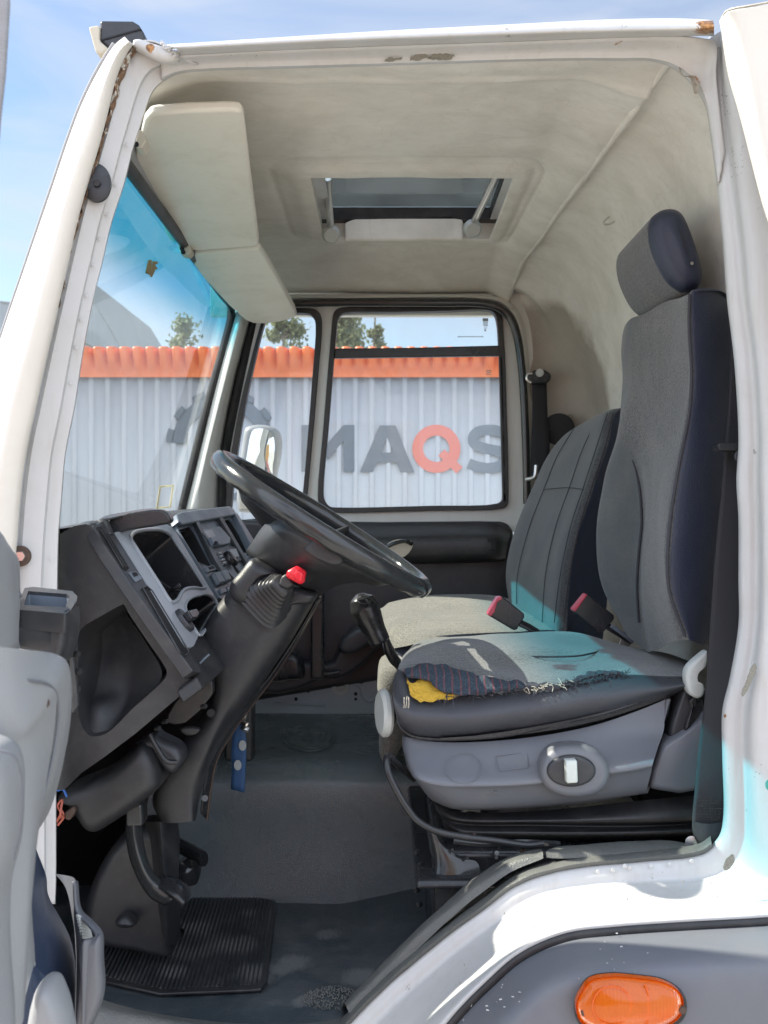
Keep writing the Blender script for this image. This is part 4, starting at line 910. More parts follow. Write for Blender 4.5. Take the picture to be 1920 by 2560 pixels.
# far door inner trim
dp = prism('door_card', PX, [(470, 1300), (540, 1296), (700, 1303), (960, 1305), (1200, 1303), (1262, 1304), (1282, 1320), (1286, 1350), (1276, 1480), (1262, 1640), (960, 1700), (600, 1760), (470, 1760)], 3.45, 3.50, 'plastic2', fd, .02, seg=4)
loft('armrest', [[(800, 1306, 3.455), (960, 1310, 3.455), (1150, 1308, 3.455), (1245, 1310, 3.455), (1272, 1325, 3.455)], [(790, 1326, 3.40), (960, 1326, 3.40), (1150, 1322, 3.40), (1245, 1326, 3.40), (1276, 1338, 3.43)],
     [(785, 1348, 3.345), (960, 1346, 3.345), (1150, 1343, 3.345), (1240, 1342, 3.345), (1272, 1348, 3.40)], [(785, 1362, 3.335), (960, 1360, 3.335), (1150, 1358, 3.335), (1240, 1356, 3.335), (1270, 1358, 3.39)],
     [(785, 1398, 3.345), (960, 1398, 3.345), (1150, 1396, 3.345), (1240, 1392, 3.345), (1265, 1390, 3.40)], [(785, 1410, 3.45), (960, 1410, 3.45), (1150, 1408, 3.45), (1240, 1404, 3.45), (1262, 1400, 3.45)]], 'plastic', fd, k=5, sub=3)
prism('armrest_switch_hole', K4, [(446, 1116), (484, 1114), (487, 1168), (448, 1170)], 3.33, 3.335, 'hole', fd, .002)
prism('release_recess', K4, [(10, 1145), (60, 1120), (118, 1128), (126, 1145), (90, 1195), (30, 1200)], 3.332, 3.336, 'beige', fd, .004, smooth=3)
tube('release_lever', T(K4, [(-10, 1165, 3.31), (40, 1140, 3.30), (90, 1128, 3.30), (120, 1140, 3.32)]), .007, 'smooth', fd, ns=8)
prism('door_pocket', Z8, [(150, 1080), (165, 1215), (330, 1232), (480, 1200), (700, 1112), (860, 1102), (960, 1055), (1060, 985), (1190, 850), (1300, 720), (1190, 640), (1050, 640), (880, 790), (800, 950), (760, 965), (700, 970), (560, 960), (420, 1000), (250, 1040)], 3.36, 3.46, 'plastic2', fd, .018, seg=4)
pillow('pocket_bulge', Z8, [(250, 1000), (300, 930), (390, 885), (470, 885), (530, 930), (545, 1100), (420, 1125), (240, 1125)], 3.32, 3.40, .03, 'smooth', fd)
pillow('pocket_rib', Z8, [(845, 810), (1060, 640), (1190, 690), (1170, 750), (990, 880), (880, 880)], 3.30, 3.40, .02, 'plastic2', fd)
tube('pocket_rail', T(Z8, [(650, 880, 3.34), (650, 1000, 3.33), (680, 1050, 3.33), (760, 1055, 3.33), (860, 1040, 3.33)]), .009, 'smooth', fd)
box('side_pillar_post', P(776, 1700, 3.30), P(812, 1450, 3.36), 'smooth', fd, .01)
prism('lower_door_skin', PX, [(560, 1660), (960, 1640), (1262, 1640), (1262, 1830), (560, 1830)], 3.465, 3.50, 'bare', fd, .003)
for a, b, r_, mt in ((868, 1160, .032, 'alu'), (590, 1200, .006, 'hole'), (485, 1270, .006, 'hole'), (1000, 1225, .006, 'hole'), (1000, 1270, .005, 'hole'), (1048, 1105, .012, 'hole')):
    disc('grommet' if r_ > .02 else 'drain_hole', P(600+.2893*a, 1380+.2893*b, 3.464), TO, r_, .004 if r_ < .02 else .008, ('lightgrey' if r_ > .02 else mt), fd, prof=((1, 0), (.95, 1), (.5, 1), (.45, .4)) if r_ > .02 else ((1, 0), (1, 1)))
prism('press_ridge', Z8, [(300, 1300), (740, 1320), (745, 1335), (300, 1312)], 3.455, 3.466, 'bare', fd, .002)
tube('press_bead', T(Z8, [(940, 1120, 3.464), (1040, 1170, 3.464), (1060, 1240, 3.464), (1110, 1290, 3.464), (1190, 1260, 3.464)]), .006, 'bare', fd)
# passenger mirror outside
mir = pillow('passenger_mirror', Z7, [(95, 760), (110, 700), (150, 684), (230, 686), (285, 712), (302, 770), (298, 840), (275, 960), (255, 1080), (245, 1140), (100, 1150), (70, 1140)], 4.0, 4.09, .03, 'doorgrey', truck)
MP = Plane(P(640, 1080, 3.99), P(690, 1080, 3.984), P(640, 1180, 3.993))
mo3 = cr(outl(Z7, [(150, 718), (170, 706), (235, 712), (262, 745), (270, 800), (262, 900), (245, 985), (100, 985), (120, 860)], None, MP), 3, True)
cM = sum(mo3, Vector())/len(mo3); nM = len(mo3); v = [cM+MP.n*.0105]; f = []
for i_ in range(1, 9):
    for p in mo3: v.append(cM.lerp(p, i_/8)+MP.n*(.0105-.0085*(i_/8)**2))
for i_ in range(nM): f.append((0, 1+(i_+1) % nM, 1+i_))
for k_ in range(7):
    for i_ in range(nM): f.append((1+k_*nM+i_, 1+k_*nM+(i_+1) % nM, 1+(k_+1)*nM+(i_+1) % nM, 1+(k_+1)*nM+i_))
link('mirror_glass', mk(v, f), mir, 'mirror', angle=0)
slab('lower_glass', Z7, [(92, 1012), (236, 1012), (230, 1132), (84, 1132)], MP, 0, .003, 'beige', mir, .002)
# ---- sun visors
pa, pb, pc = Vector((-.44, 1.885, zr(.775))), Vector((-.265, 1.885, zr(.785))), Vector((-.45, 2.65, zr(.715)))
VP = Plane(pa, pb, pc)
vis = slab('sun_visor', K1, [(648, 452), (672, 446), (820, 434), (1000, 428), (1040, 434), (1052, 456), (1080, 700), (1118, 1000), (1116, 1022), (1098, 1031), (850, 1050), (820, 1046), (795, 1018), (735, 1010), (720, 990), (600, 700), (578, 652), (610, 540), (625, 480)], VP, 0, .022, 'visor', truck, .008, seg=4)
vis['label'] = 'beige sun visor nearest the open door'
pa, pb, pc = P(475, 608, 2.66), P(648, 592, 2.64), P(642, 794, 3.42)
VQ = Plane(pa, pb, pc)
vis2 = slab('sun_visor', K1, [(832, 1066), (1122, 1042), (1142, 1070), (1200, 1170), (1274, 1310), (1281, 1335), (1268, 1348), (1215, 1362), (1150, 1372), (1090, 1370), (1060, 1358), (985, 1290), (880, 1175), (835, 1112)], VQ, 0, .022, 'visor', truck, .008, seg=4)
vis2['label'] = 'beige sun visor on the passenger side'
def bracket(pts, d, par):
    b = prism('visor_bracket', K1, pts, d, d+.04, 'beige', truck, .006); return b
b1 = bracket([(768, 1020), (785, 1016), (822, 1060), (828, 1085), (815, 1104), (780, 1098), (768, 1060)], 2.60, vis)
for a, b in ((787, 1074), (792, 1090)): disc('bracket_screw', P(.5787*a, .5787*b, 2.60), TO, .006, .004, 'hole', b1)
b2 = bracket([(598, 560), (612, 560), (632, 608), (610, 640), (588, 640), (580, 622)], 1.90, vis)
disc('bracket_screw', P(.5787*589, .5787*625, 1.90), TO, .005, .004, 'hole', b2)
# ---- floor, tunnel, footwell
box('floor_pan', (-.97, 1.80, zr(-1.06)), (.90, 3.60, zr(-1.0)), 'hole', truck, 0)
FL = Plane(Vector((0, 2, zr(-.99))), Vector((1, 2, zr(-.99))), Vector((0, 3, zr(-.99))))
FL.n = Vector((0, 0, 1))
v = []; f = []; nx, ny = 90, 50
for j in range(ny+1):
    y = 1.80+.85*j/ny
    for i in range(nx+1):
        x = -.93+1.15*i/nx
        z = -.99+.10*sst(-.1, .13, x-(2.3-y)*.1)*0.35+.004*noise.noise(Vector((x*9, y*9, 0)))
        z += .016*math.exp(-((x+.105)/.055)**2-((y-2.02)/.05)**2)           # domed boss
        z += .010*math.exp(-(((y-2.0)-(x-.0)*.45)/.02)**2)*sst(-.02, .05, x)
        z += .010*math.exp(-(((y-2.09)-(x-.0)*.5)/.015)**2)*sst(0, .08, x)
        if y < 1.90: z -= (.05*(1.90-y)/.1)
        v.append((x, y, zr(z)))
for j in range(ny):
    for i in range(nx): f.append((j*(nx+1)+i, j*(nx+1)+i+1, (j+1)*(nx+1)+i+1, (j+1)*(nx+1)+i))
flo = link('floor_covering', mk(v, f), truck, 'floor', angle=0)
# dimpled boss pattern
g = G()
for i in range(420):
    a = rnd.uniform(0, 6.28); r_ = math.sqrt(rnd.random()); x = -.105+.062*r_*math.cos(a); y = 2.02+.05*r_*math.sin(a)
    z = -.99+.016*math.exp(-((x+.105)/.055)**2-((y-2.02)/.05)**2)+.0025
    s_ = .0016; g.add([(x-s_, y-s_, zr(z)), (x+s_, y-s_, zr(z)), (x+s_, y+s_, zr(z)), (x-s_, y+s_, zr(z)), (x, y, zr(z+.0025))], [(0, 1, 4), (1, 2, 4), (2, 3, 4), (3, 0, 4)])
g.make('worn_dimples', flo, 'vinyl')
tn = loft('engine_cover', [[Vector((x, 2.53, zr(-1.0))) for x in (-.62, -.2, .1, .42)], [Vector((x, 2.545, zr(-.85))) for x in (-.62, -.2, .1, .42)], [Vector((x, 2.55, zr(-.72))) for x in (-.60, -.2, .1, .42)],
     [Vector((x, 2.56, zr(-.685))) for x in (-.58, -.2, .1, .42)], [Vector((x, 2.60, zr(-.664))) for x in (-.56, -.2, .1, .42)], [Vector((x, 2.9, zr(-.655))) for x in (-.54, -.2, .1, .42)], [Vector((x, 3.28, zr(-.66))) for x in (-.50, -.2, .1, .42)], [Vector((x, 3.32, zr(-.70))) for x in (-.50, -.2, .1, .42)], [Vector((x, 3.32, zr(-1.0))) for x in (-.50, -.2, .1, .42)]],
     'tunnel', truck, world=True, k=12, sub=5, disp=.006, dsc=4)
TP = Plane(Vector((0, 2.6, zr(-.650))), Vector((1, 2.6, zr(-.650))), Vector((0, 3.2, zr(-.650)))); TP.n = Vector((0, 0, 1))
g = G()
for (sx, sy, rr_) in ((1, 1, .0022), (.86, .80, .0015)):
    c = [TP.at(*p) for p in ell(773, 1838, 66*sx, 40*sy, 40)]; g.add(*g_tube(c, rr_, 6, True))
scr = [[(724, 1846), (738, 1822), (752, 1818), (748, 1830), (738, 1836), (756, 1836)], [(758, 1846), (768, 1830), (776, 1836), (770, 1848), (760, 1846)], [(780, 1848), (786, 1832), (796, 1832)], [(800, 1848), (800, 1836), (812, 1834), (820, 1818), (808, 1850)]]
for s_ in scr: g.add(*g_tube(cr([TP.at(*p) for p in s_], 5), .0016, 5))
g.make('embossed_oval', tn, 'tunnel')['label'] = 'embossed oval emblem'
# rubber mat with ribs (loose on the floor)
mat_o = [(440, 916), (560, 940), (700, 975), (750, 985), (785, 968), (793, 935), (770, 905), (775, 860), (835, 770), (862, 748), (900, 748), (1060, 775), (1190, 800), (1192, 840), (1155, 1150), (1130, 1185), (1080, 1190), (690, 1205), (455, 1152), (430, 1140)]
mo_ = outl(K7, mat_o, None, FL); fm = G(); fm.add(*g_prism([p+Vector((0, 0, .012)) for p in mo_], [p+Vector((0, 0, .005)) for p in mo_]))
mat = fm.make('floor_mat', None, 'rubber', bevel=.003)
tag(mat, 'black ribbed rubber mat lying on the cab floor below the pedals', 'floor mat')
def inpoly(x, y, pg):
    c = False; j = len(pg)-1
    for i in range(len(pg)):
        if (pg[i].y > y) != (pg[j].y > y) and x < (pg[j].x-pg[i].x)*(y-pg[i].y)/(pg[j].y-pg[i].y)+pg[i].x: c = not c
        j = i
    return c
g = G(); cc = sum(mo_, Vector())/len(mo_); inner = [cc.lerp(p, .955) for p in mo_]; x = min(p.x for p in mo_)+.01
while x < max(p.x for p in mo_):
    y = 1.85; run = None
    while y < 2.6:
        ins = inpoly(x+(y-2)*-.05, y, inner)
        if ins and run is None: run = y
        if (not ins) and run is not None:
            if y-run > .02:
                a, b = Vector((x+(run-2)*-.05, run, zr(-.9775))), Vector((x+(y-2)*-.05, y, zr(-.9775)))
                h = .0028; g.add([a+Vector((-h, 0, 0)), a+Vector((h, 0, 0)), b+Vector((h, 0, 0)), b+Vector((-h, 0, 0)), a+Vector((0, 0, .0032)), b+Vector((0, 0, .0032))], [(0, 4, 5, 3), (1, 2, 5, 4), (0, 1, 4), (2, 3, 5)])
            run = None
        y += .008
    x += .0095
M['matr'] = plastic('dusty_black_rubber', (0.03, 0.034, 0.038), 0.42, gs=0, dirt=1.0, dc=(0.14, 0.14, 0.14), scuffs=SCF)
rb_ = g.make('ribbing', mat, 'matr', smooth=False); rb_.parent = mat
# rim rising round the near edge of the floor and footwell walls
loft('door_step_edge', [[(150, 2450, 1.86), (260, 2500, 1.86), (400, 2535, 1.86), (640, 2560, 1.86), (850, 2545, 1.86), (930, 2500, 1.86)], [(150, 2480, 1.82), (260, 2530, 1.82), (400, 2556, 1.82), (640, 2585, 1.82), (860, 2570, 1.82), (940, 2520, 1.82)], [(150, 2560, 1.80), (260, 2620, 1.80), (400, 2650, 1.80), (640, 2680, 1.80), (860, 2680, 1.80), (940, 2640, 1.80)]], 'vinyl', truck, k=6, sub=3)
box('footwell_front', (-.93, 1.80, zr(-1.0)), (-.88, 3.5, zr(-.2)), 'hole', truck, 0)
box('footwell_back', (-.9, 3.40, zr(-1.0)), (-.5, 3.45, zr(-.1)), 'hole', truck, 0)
# seat riser: dark box under the seat with bolted frame
box('seat_riser', (.10, 1.96, zr(-.99)), (.72, 2.45, zr(-.66)), 'smooth', truck, .02)
box('under_seat_shelf', (.06, 1.90, zr(-.72)), (.74, 3.35, zr(-.70)), 'smooth', truck, .01)
loft('riser_corner', [T(K8, [(185, 305, 1.99), (200, 400, 1.98), (215, 520, 1.96), (215, 640, 1.95)]), T(K8, [(200, 300, 1.95), (235, 430, 1.94), (222, 530, 1.93), (225, 650, 1.93)]), T(K8, [(300, 420, 1.95), (400, 440, 1.94), (420, 520, 1.93), (420, 640, 1.93)])], 'gloss', truck, k=5, sub=3)
rr = random.Random(5)
for i in range(9):
    x, y = rr.uniform(250, 620), rr.uniform(315, 430); disc('riser_bolt', P(960+.5787*x, 1900+.5787*y, 1.93), Vector((rr.uniform(-.5, .5), -1, .2)), rr.uniform(.003, .006), .008, rr.choice(['rubber', 'screw', 'metal']), truck, ns=6)
tube('loose_bracket', T(K8, [(300, 350, 1.92), (420, 362, 1.92), (600, 355, 1.92), (760, 362, 1.92)]), .006, 'gloss', truck, ns=6)
for a in ((150, 395), (165, 450), (150, 560), (160, 620)):
    disc('riser_bolt', P(960+.5787*a[0], 1900+.5787*a[1], 1.99), Vector((-.7, -.7, 0)), .005, .010, 'rubber', truck, ns=6)
# ============================================================ DASHBOARD
dA, dB, dC = P(223, 1309, 1.88), P(495, 1674, 1.88), P(560, 1276, 3.05)
DP = Plane(dA, dB, dC)
def sidepl(): pass
# side end panel with pocket
so_ = [(150, 1335), (185, 1315), (214, 1310), (225, 1314), (269, 1396), (328, 1484), (400, 1586), (468, 1683), (478, 1702), (470, 1722), (440, 1748), (341, 1832), (263, 1891), (200, 1935), (160, 1975), (140, 1975), (142, 1600)]
po = [(300, 1514), (309, 1511), (320, 1530), (330, 1546), (372, 1608), (414, 1670), (417, 1685), (412, 1697), (370, 1738), (328, 1775), (282, 1822), (256, 1838), (224, 1839), (205, 1815), (196, 1777), (196, 1650), (200, 1576), (250, 1542)]
SO = outl(PX, so_, 1.88); PO = cr(outl(PX, po, 1.88), 3, True)
g = g_holed(SO, [(PO, .11, 0)], Vector((0, -1, 0)), -.03, .0, taper=.80)
dash = g.make('dashboard', truck, 'plastic', bevel=.006, angle=40)
loft('pocket_liner', [[(196, 1560, 1.975), (240, 1545, 1.985), (300, 1520, 1.975), (326, 1548, 1.95)], [(194, 1640, 1.975), (240, 1640, 1.985), (316, 1620, 1.97), (368, 1612, 1.945)], [(194, 1720, 1.965), (240, 1730, 1.955), (322, 1700, 1.965), (405, 1690, 1.92)],
     [(198, 1780, 1.93), (240, 1768, 1.92), (318, 1750, 1.945), (352, 1748, 1.91)], [(206, 1822, 1.90), (235, 1832, 1.895), (285, 1818, 1.90), (318, 1785, 1.895)]], 'plastic', dash, k=8, sub=6)
# ridge strip next to the end panel, running down the slope
loft('dash_edge', [[(150, 1335, 1.90), (214, 1312, 1.885), (225, 1316, 1.88), (269, 1396, 1.878), (328, 1484, 1.876), (400, 1586, 1.876), (468, 1683, 1.876), (476, 1708, 1.878), (452, 1738, 1.88)],
     [(155, 1328, 1.92), (216, 1306, 1.90), (232, 1312, 1.885), (276, 1390, 1.88), (335, 1476, 1.878), (408, 1578, 1.878), (478, 1676, 1.878), (490, 1700, 1.88), (466, 1734, 1.885)],
     [(160, 1326, 2.0), (222, 1302, 1.95), (250, 1306, 1.94), (296, 1384, 1.93), (352, 1464, 1.92), (424, 1562, 1.92), (492, 1658, 1.92), (500, 1688, 1.92), (480, 1728, 1.93)]], 'plastic', dash, k=6, sub=4)
# top of the dash running to the far side
loft('dash_top', [[Vector((-.97, 1.90, zr(-.14))), Vector((-.74, 1.90, zr(-.055))), Vector((-.60, 1.89, zr(-.03))), Vector((-.552, 1.90, zr(-.026))), Vector((-.54, 1.92, zr(-.045)))],
     [Vector((-1.0, 2.5, zr(-.14))), Vector((-.78, 2.5, zr(-.04))), Vector((-.60, 2.5, zr(-.005))), Vector((-.52, 2.5, zr(-.015))), Vector((-.50, 2.5, zr(-.05)))],
     [Vector((-1.0, 3.1, zr(-.14))), Vector((-.76, 3.1, zr(-.03))), Vector((-.58, 3.1, zr(.004))), Vector((-.50, 3.1, zr(0))), Vector((-.485, 3.1, zr(-.03)))],
     [Vector((-1.0, 3.45, zr(-.14))), Vector((-.80, 3.45, zr(-.06))), Vector((-.62, 3.45, zr(-.04))), Vector((-.56, 3.45, zr(-.08))), Vector((-.55, 3.45, zr(-.3)))]], 'plastic', dash, world=True, k=6, sub=6)
# backing body behind the face plate
fo = [(226, 1312), (250, 1304), (420, 1296), (560, 1277), (575, 1290), (622, 1374), (625, 1440), (545, 1590), (500, 1676), (494, 1672)]
FO = outl(PX, fo, None, DP)
# instrument plate, silver, with the two openings
sil = [(281, 1335), (300, 1332), (360, 1322), (412, 1315), (424, 1320), (440, 1342), (540, 1508), (520, 1560), (492, 1590), (478, 1620), (460, 1625), (432, 1580), (360, 1462)]
ih = [(321, 1352), (325, 1340), (336, 1333), (370, 1328), (404, 1331), (424, 1344), (440, 1368), (472, 1416), (502, 1463), (507, 1472), (498, 1476), (480, 1474), (462, 1476), (450, 1484), (441, 1500), (430, 1510), (420, 1508), (393, 1466), (347, 1394), (328, 1364)]
lh = [(458, 1523), (462, 1508), (474, 1498), (492, 1493), (512, 1490), (530, 1500), (540, 1516), (528, 1545), (510, 1575), (492, 1592), (478, 1572), (464, 1545)]
SI_, IH, LH = outl(PX, sil, None, DP), cr(outl(PX, ih, None, DP), 3, True), cr(outl(PX, lh, None, DP), 3, True)
LHc = sum(LH, Vector())/len(LH); 
g = g_holed(SI_, [(IH, .11, 1), (LH, .09, 1)], DP.n, -.012, .006, taper=.86)
bz = g.make('instrument_bezel', dash, ['silver', 'smooth'], bevel=.003, angle=40)
def loopt(pts, r_, mt, lift=.006, name='trim_ring', par=None):
    c = [p+DP.n*lift for p in pts]; g = G(); g.add(*g_tube(c, r_, 8, True)); return g.make(name, par or dash, mt)
loopt(IH, .0042, 'silver'); loopt(LH, .003, 'silver')
# debris lying in the empty instrument opening
tube('cable', [(380, 1444, 2.10), (402, 1455, 2.09), (425, 1470, 2.09), (455, 1478, 2.10)], .0025, 'hole', dash)
tube('cable', [(425, 1478, 2.08), (440, 1468, 2.07), (450, 1462, 2.07)], .0045, 'rubber', dash)
# dark slanted strip with vents on the near side of the bezel
slab('vent_strip', PX, [(229, 1316), (252, 1304), (268, 1316), (300, 1358), (360, 1452), (430, 1580), (500, 1676), (496, 1684), (478, 1680), (400, 1572), (328, 1470), (270, 1384)], DP, -.02, .004, 'plastic2', dash, .003)
sv = slab('vent_slot', PX, [(234, 1322), (246, 1320), (262, 1340), (318, 1424), (312, 1432), (300, 1424), (252, 1356)], DP, .003, .0055, 'hole', dash, .001)
for i in range(3):
    a0 = Vector((244+i*6, 1330, 0)); a1 = Vector((300+i*6, 1424, 0)); g = G(); g.add(*g_tube([DP.at(a0.x, a0.y)+DP.n*.008, DP.at(a1.x, a1.y)+DP.n*.008], .0018, 6)); g.make('louvre', sv, 'plastic')
slab('small_switch', PX, [(316, 1436), (334, 1433), (349, 1452), (334, 1460)], DP, .004, .007, 'stack', dash, .001)
slab('switch_hole', PX, [(322, 1438), (332, 1436), (338, 1444), (328, 1448)], DP, .007, .0085, 'hole', dash, .0005)
slab('long_slot', PX, [(352, 1476), (360, 1473), (372, 1484), (462, 1634), (456, 1640), (446, 1634)], DP, .003, .006, 'hole', dash, .001)
loopt(outl(PX, [(350, 1475), (360, 1470), (374, 1482), (466, 1634), (458, 1643), (444, 1636)], None, DP), .002, 'plastic2', .006)
tube('panel_gap', [(500, 1658, 1.917), (510, 1648, 1.917), (523, 1636, 1.917)], .0022, 'stack', dash)
# lower skirt of the dash face to the column
slab('dash_lower_face', PX, [(460, 1626), (492, 1590), (545, 1500), (640, 1500), (600, 1640), (510, 1720), (492, 1690), (500, 1676)], DP, -.05, -.002, 'plastic', dash, .006)
# dimmer knob
kn = disc('dimmer_knob', DP.at(452, 1558)+DP.n*.004, DP.n, .018, .012, 'plastic2', dash, ry=.026)
kb = slab('knob_grip', PX, [(440, 1548), (462, 1542), (472, 1556), (466, 1566), (452, 1568)], DP, .015, .030, 'smooth', dash, .004)
# cowl over the instruments
prism('instrument_cowl', PX, [(268, 1309), (273, 1299), (318, 1283), (372, 1275), (402, 1274), (418, 1283), (428, 1299), (421, 1309), (375, 1317), (325, 1325), (284, 1334)], 1.985, 2.02, 'smooth', dash, .006, seg=4)
loft('cowl_hood', [[(238, 1306, 1.95), (250, 1300, 1.955), (268, 1296, 1.96)], [(262, 1290, 2.0), (285, 1290, 1.99), (300, 1290, 1.98)], [(312, 1280, 2.08), (330, 1280, 2.05), (345, 1281, 2.02)], [(370, 1271, 2.15), (380, 1272, 2.1), (388, 1276, 2.03)], [(400, 1273, 2.18), (408, 1275, 2.12), (412, 1279, 2.03)]], 'smooth', dash, k=4, sub=5, solid=.004)
loft('cowl_end', [[(238, 1306, 1.95), (252, 1322, 1.93), (270, 1334, 1.925)], [(250, 1298, 1.955), (266, 1314, 1.94), (280, 1334, 1.93)], [(268, 1294, 1.97), (276, 1312, 1.955), (286, 1334, 1.94)]], 'plastic2', dash, k=4, sub=4, solid=.003)
# centre stack
st = [(430, 1312), (560, 1288), (572, 1292), (584, 1316), (626, 1386), (626, 1420), (605, 1440), (580, 1470), (548, 1502), (542, 1500), (440, 1334)]
h1 = [(440, 1330), (470, 1319), (480, 1330), (524, 1414), (520, 1422), (496, 1426), (488, 1410)]
h2 = [(545, 1308), (568, 1301), (577, 1310), (620, 1378), (612, 1386), (598, 1388), (590, 1378)]
g = g_holed(outl(PX, st, None, DP), [(outl(PX, h1, None, DP), .12, 1), (outl(PX, h2, None, DP), .12, 1)], DP.n, -.03, .008, taper=.9)
cs = g.make('centre_console', dash, ['stack', 'hole'], bevel=.003)
slab('console_top', PX, [(425, 1298), (436, 1292), (500, 1282), (560, 1275), (572, 1284), (578, 1296), (566, 1299), (440, 1324), (430, 1318)], DP, -.02, .022, 'stack', dash, .005)
slab('console_divider', PX, [(474, 1316), (482, 1314), (528, 1404), (560, 1458), (552, 1462), (520, 1410)], DP, .007, .020, 'plastic2', dash, .002)
slab('console_divider', PX, [(534, 1304), (542, 1302), (600, 1400), (612, 1420), (606, 1424)], DP, .007, .020, 'plastic2', dash, .002)
slab('console_side', PX, [(572, 1292), (580, 1294), (628, 1372), (628, 1392), (622, 1392)], DP, .0, .022, 'stack', dash, .002)
slab('ashtray', K5, [(838, 168), (925, 148), (972, 200), (970, 222), (890, 240), (878, 222)], DP, .008, .020, 'stack', dash, .002)
slab('ashtray_lid', K5, [(845, 178), (882, 170), (900, 200), (872, 210)], DP, .019, .026, 'silver', dash, .002)
slab('ashtray_tab', K5, [(870, 208), (905, 200), (922, 232), (908, 240), (900, 226), (888, 226), (884, 236)], DP, .019, .030, 'stack', dash, .001)
disc('console_hole', DP.at(543, 1330)+DP.n*.018, DP.n, .007, .003, 'hole', dash)
slab('switch_panel', K5, [(900, 250), (1000, 228), (1035, 290), (940, 318)], DP, .008, .014, 'plastic2', dash, .002)
slab('rotary_frame', K5, [(966, 250), (996, 244), (1010, 280), (980, 288)], DP, .013, .020, 'silver', dash, .002)
disc('rotary_knob', DP.at(562, 1408)+DP.n*.014, DP.n, .017, .016, 'smooth', dash, prof=((1, 0), (.95, .7), (.7, 1)), ry=.024)
for i in range(4): slab('push_button', K5, [(918+i*7, 262+i*14), (930+i*7, 258+i*14), (934+i*7, 266+i*14), (922+i*7, 270+i*14)], DP, .013, .019, 'silver', dash, .001)
slab('socket_plate', K5, [(866, 322), (905, 310), (920, 330), (878, 344)], DP, .008, .013, 'stack', dash, .001)
slab('socket_hole', K5, [(880, 322), (900, 316), (908, 326), (888, 333)], DP, .013, .0142, 'hole', dash, .0005)
slab('socket_plate', K5, [(1036, 262), (1070, 252), (1084, 268), (1048, 282)], DP, .008, .013, 'stack', dash, .001)
slab('socket_hole', K5, [(1048, 262), (1064, 258), (1070, 266), (1054, 271)], DP, .013, .0142, 'hole', dash, .0005)
for i in range(2):
    slab('vent_roller', K5, [(892+i*30, 352-i*8), (920+i*30, 344-i*8), (948+i*28, 395-i*10), (920+i*28, 404-i*10)], DP, .008, .022, 'stack', dash, .006)
    slab('switch_cap', K5, [(930+i*28, 416-i*8), (952+i*28, 408-i*8), (962+i*26, 428-i*8), (940+i*26, 438-i*8)], DP, .008, .015, 'stack', dash, .002)
for a, b in ((992, 368), (1020, 340)): disc('finger_hole', DP.at(.5787*a, 1240+.5787*b)+DP.n*.007, DP.n, .013, .004, 'hole', dash, ry=.022)
# ---- fuse box cover and small parts under the dash
fz = pillow('fuse_box_cover', K5, [(330, 1230), (420, 1195), (520, 1140), (600, 1070), (650, 1030), (700, 1080), (724, 1180), (722, 1215), (690, 1250), (600, 1320), (500, 1385), (450, 1410), (410, 1400), (340, 1300), (290, 1270)], 1.96, 2.10, .035, 'plastic', truck, ref=2.05)
pillow('release_latch', K5, [(600, 1055), (690, 1010), (700, 1020), (790, 1070), (806, 1110), (800, 1140), (760, 1180), (730, 1165), (690, 1110), (660, 1060)], 1.985, 2.06, .02, 'plastic2', fz, ref=2.03)
tube('latch_cable', T(K5, [(648, 1030, 1.97), (680, 1090, 1.965), (720, 1145, 1.965), (762, 1150, 1.97)]), .005, 'smooth', fz)
prism('dash_bracket', K5, [(750, 900), (860, 780), (905, 775), (918, 850), (900, 880), (800, 980), (720, 980)], 2.02, 2.05, 'rubber', truck, .003, smooth=2)
for a, b in ((705, 975), (672, 1004), (872, 910)):
    disc('clip', P(.5787*a, 1240+.5787*b, 1.955), Vector((.8, -.6, .2)), .005, .012, 'hole', truck, ns=7)
tube('loose_wire', T(K7, [(245, 440, 1.93), (262, 400, 1.92), (250, 370, 1.93), (268, 345, 1.93), (262, 410, 1.92), (275, 420, 1.93), (250, 455, 1.93)]), .0022, 'wire', truck)
tube('loose_wire', T(K7, [(248, 430, 1.95), (275, 410, 1.94), (262, 380, 1.94), (272, 350, 1.95)]), .0020, 'wire', truck)
tube('loose_wire', T(K7, [(248, 305, 1.93), (272, 300, 1.92), (288, 330, 1.93)]), .0022, 'wireb', truck)
prism('wire_plug', K7, [(280, 400), (318, 372), (326, 395), (300, 436), (280, 430)], 1.95, 1.98, 'screw', truck, .003)
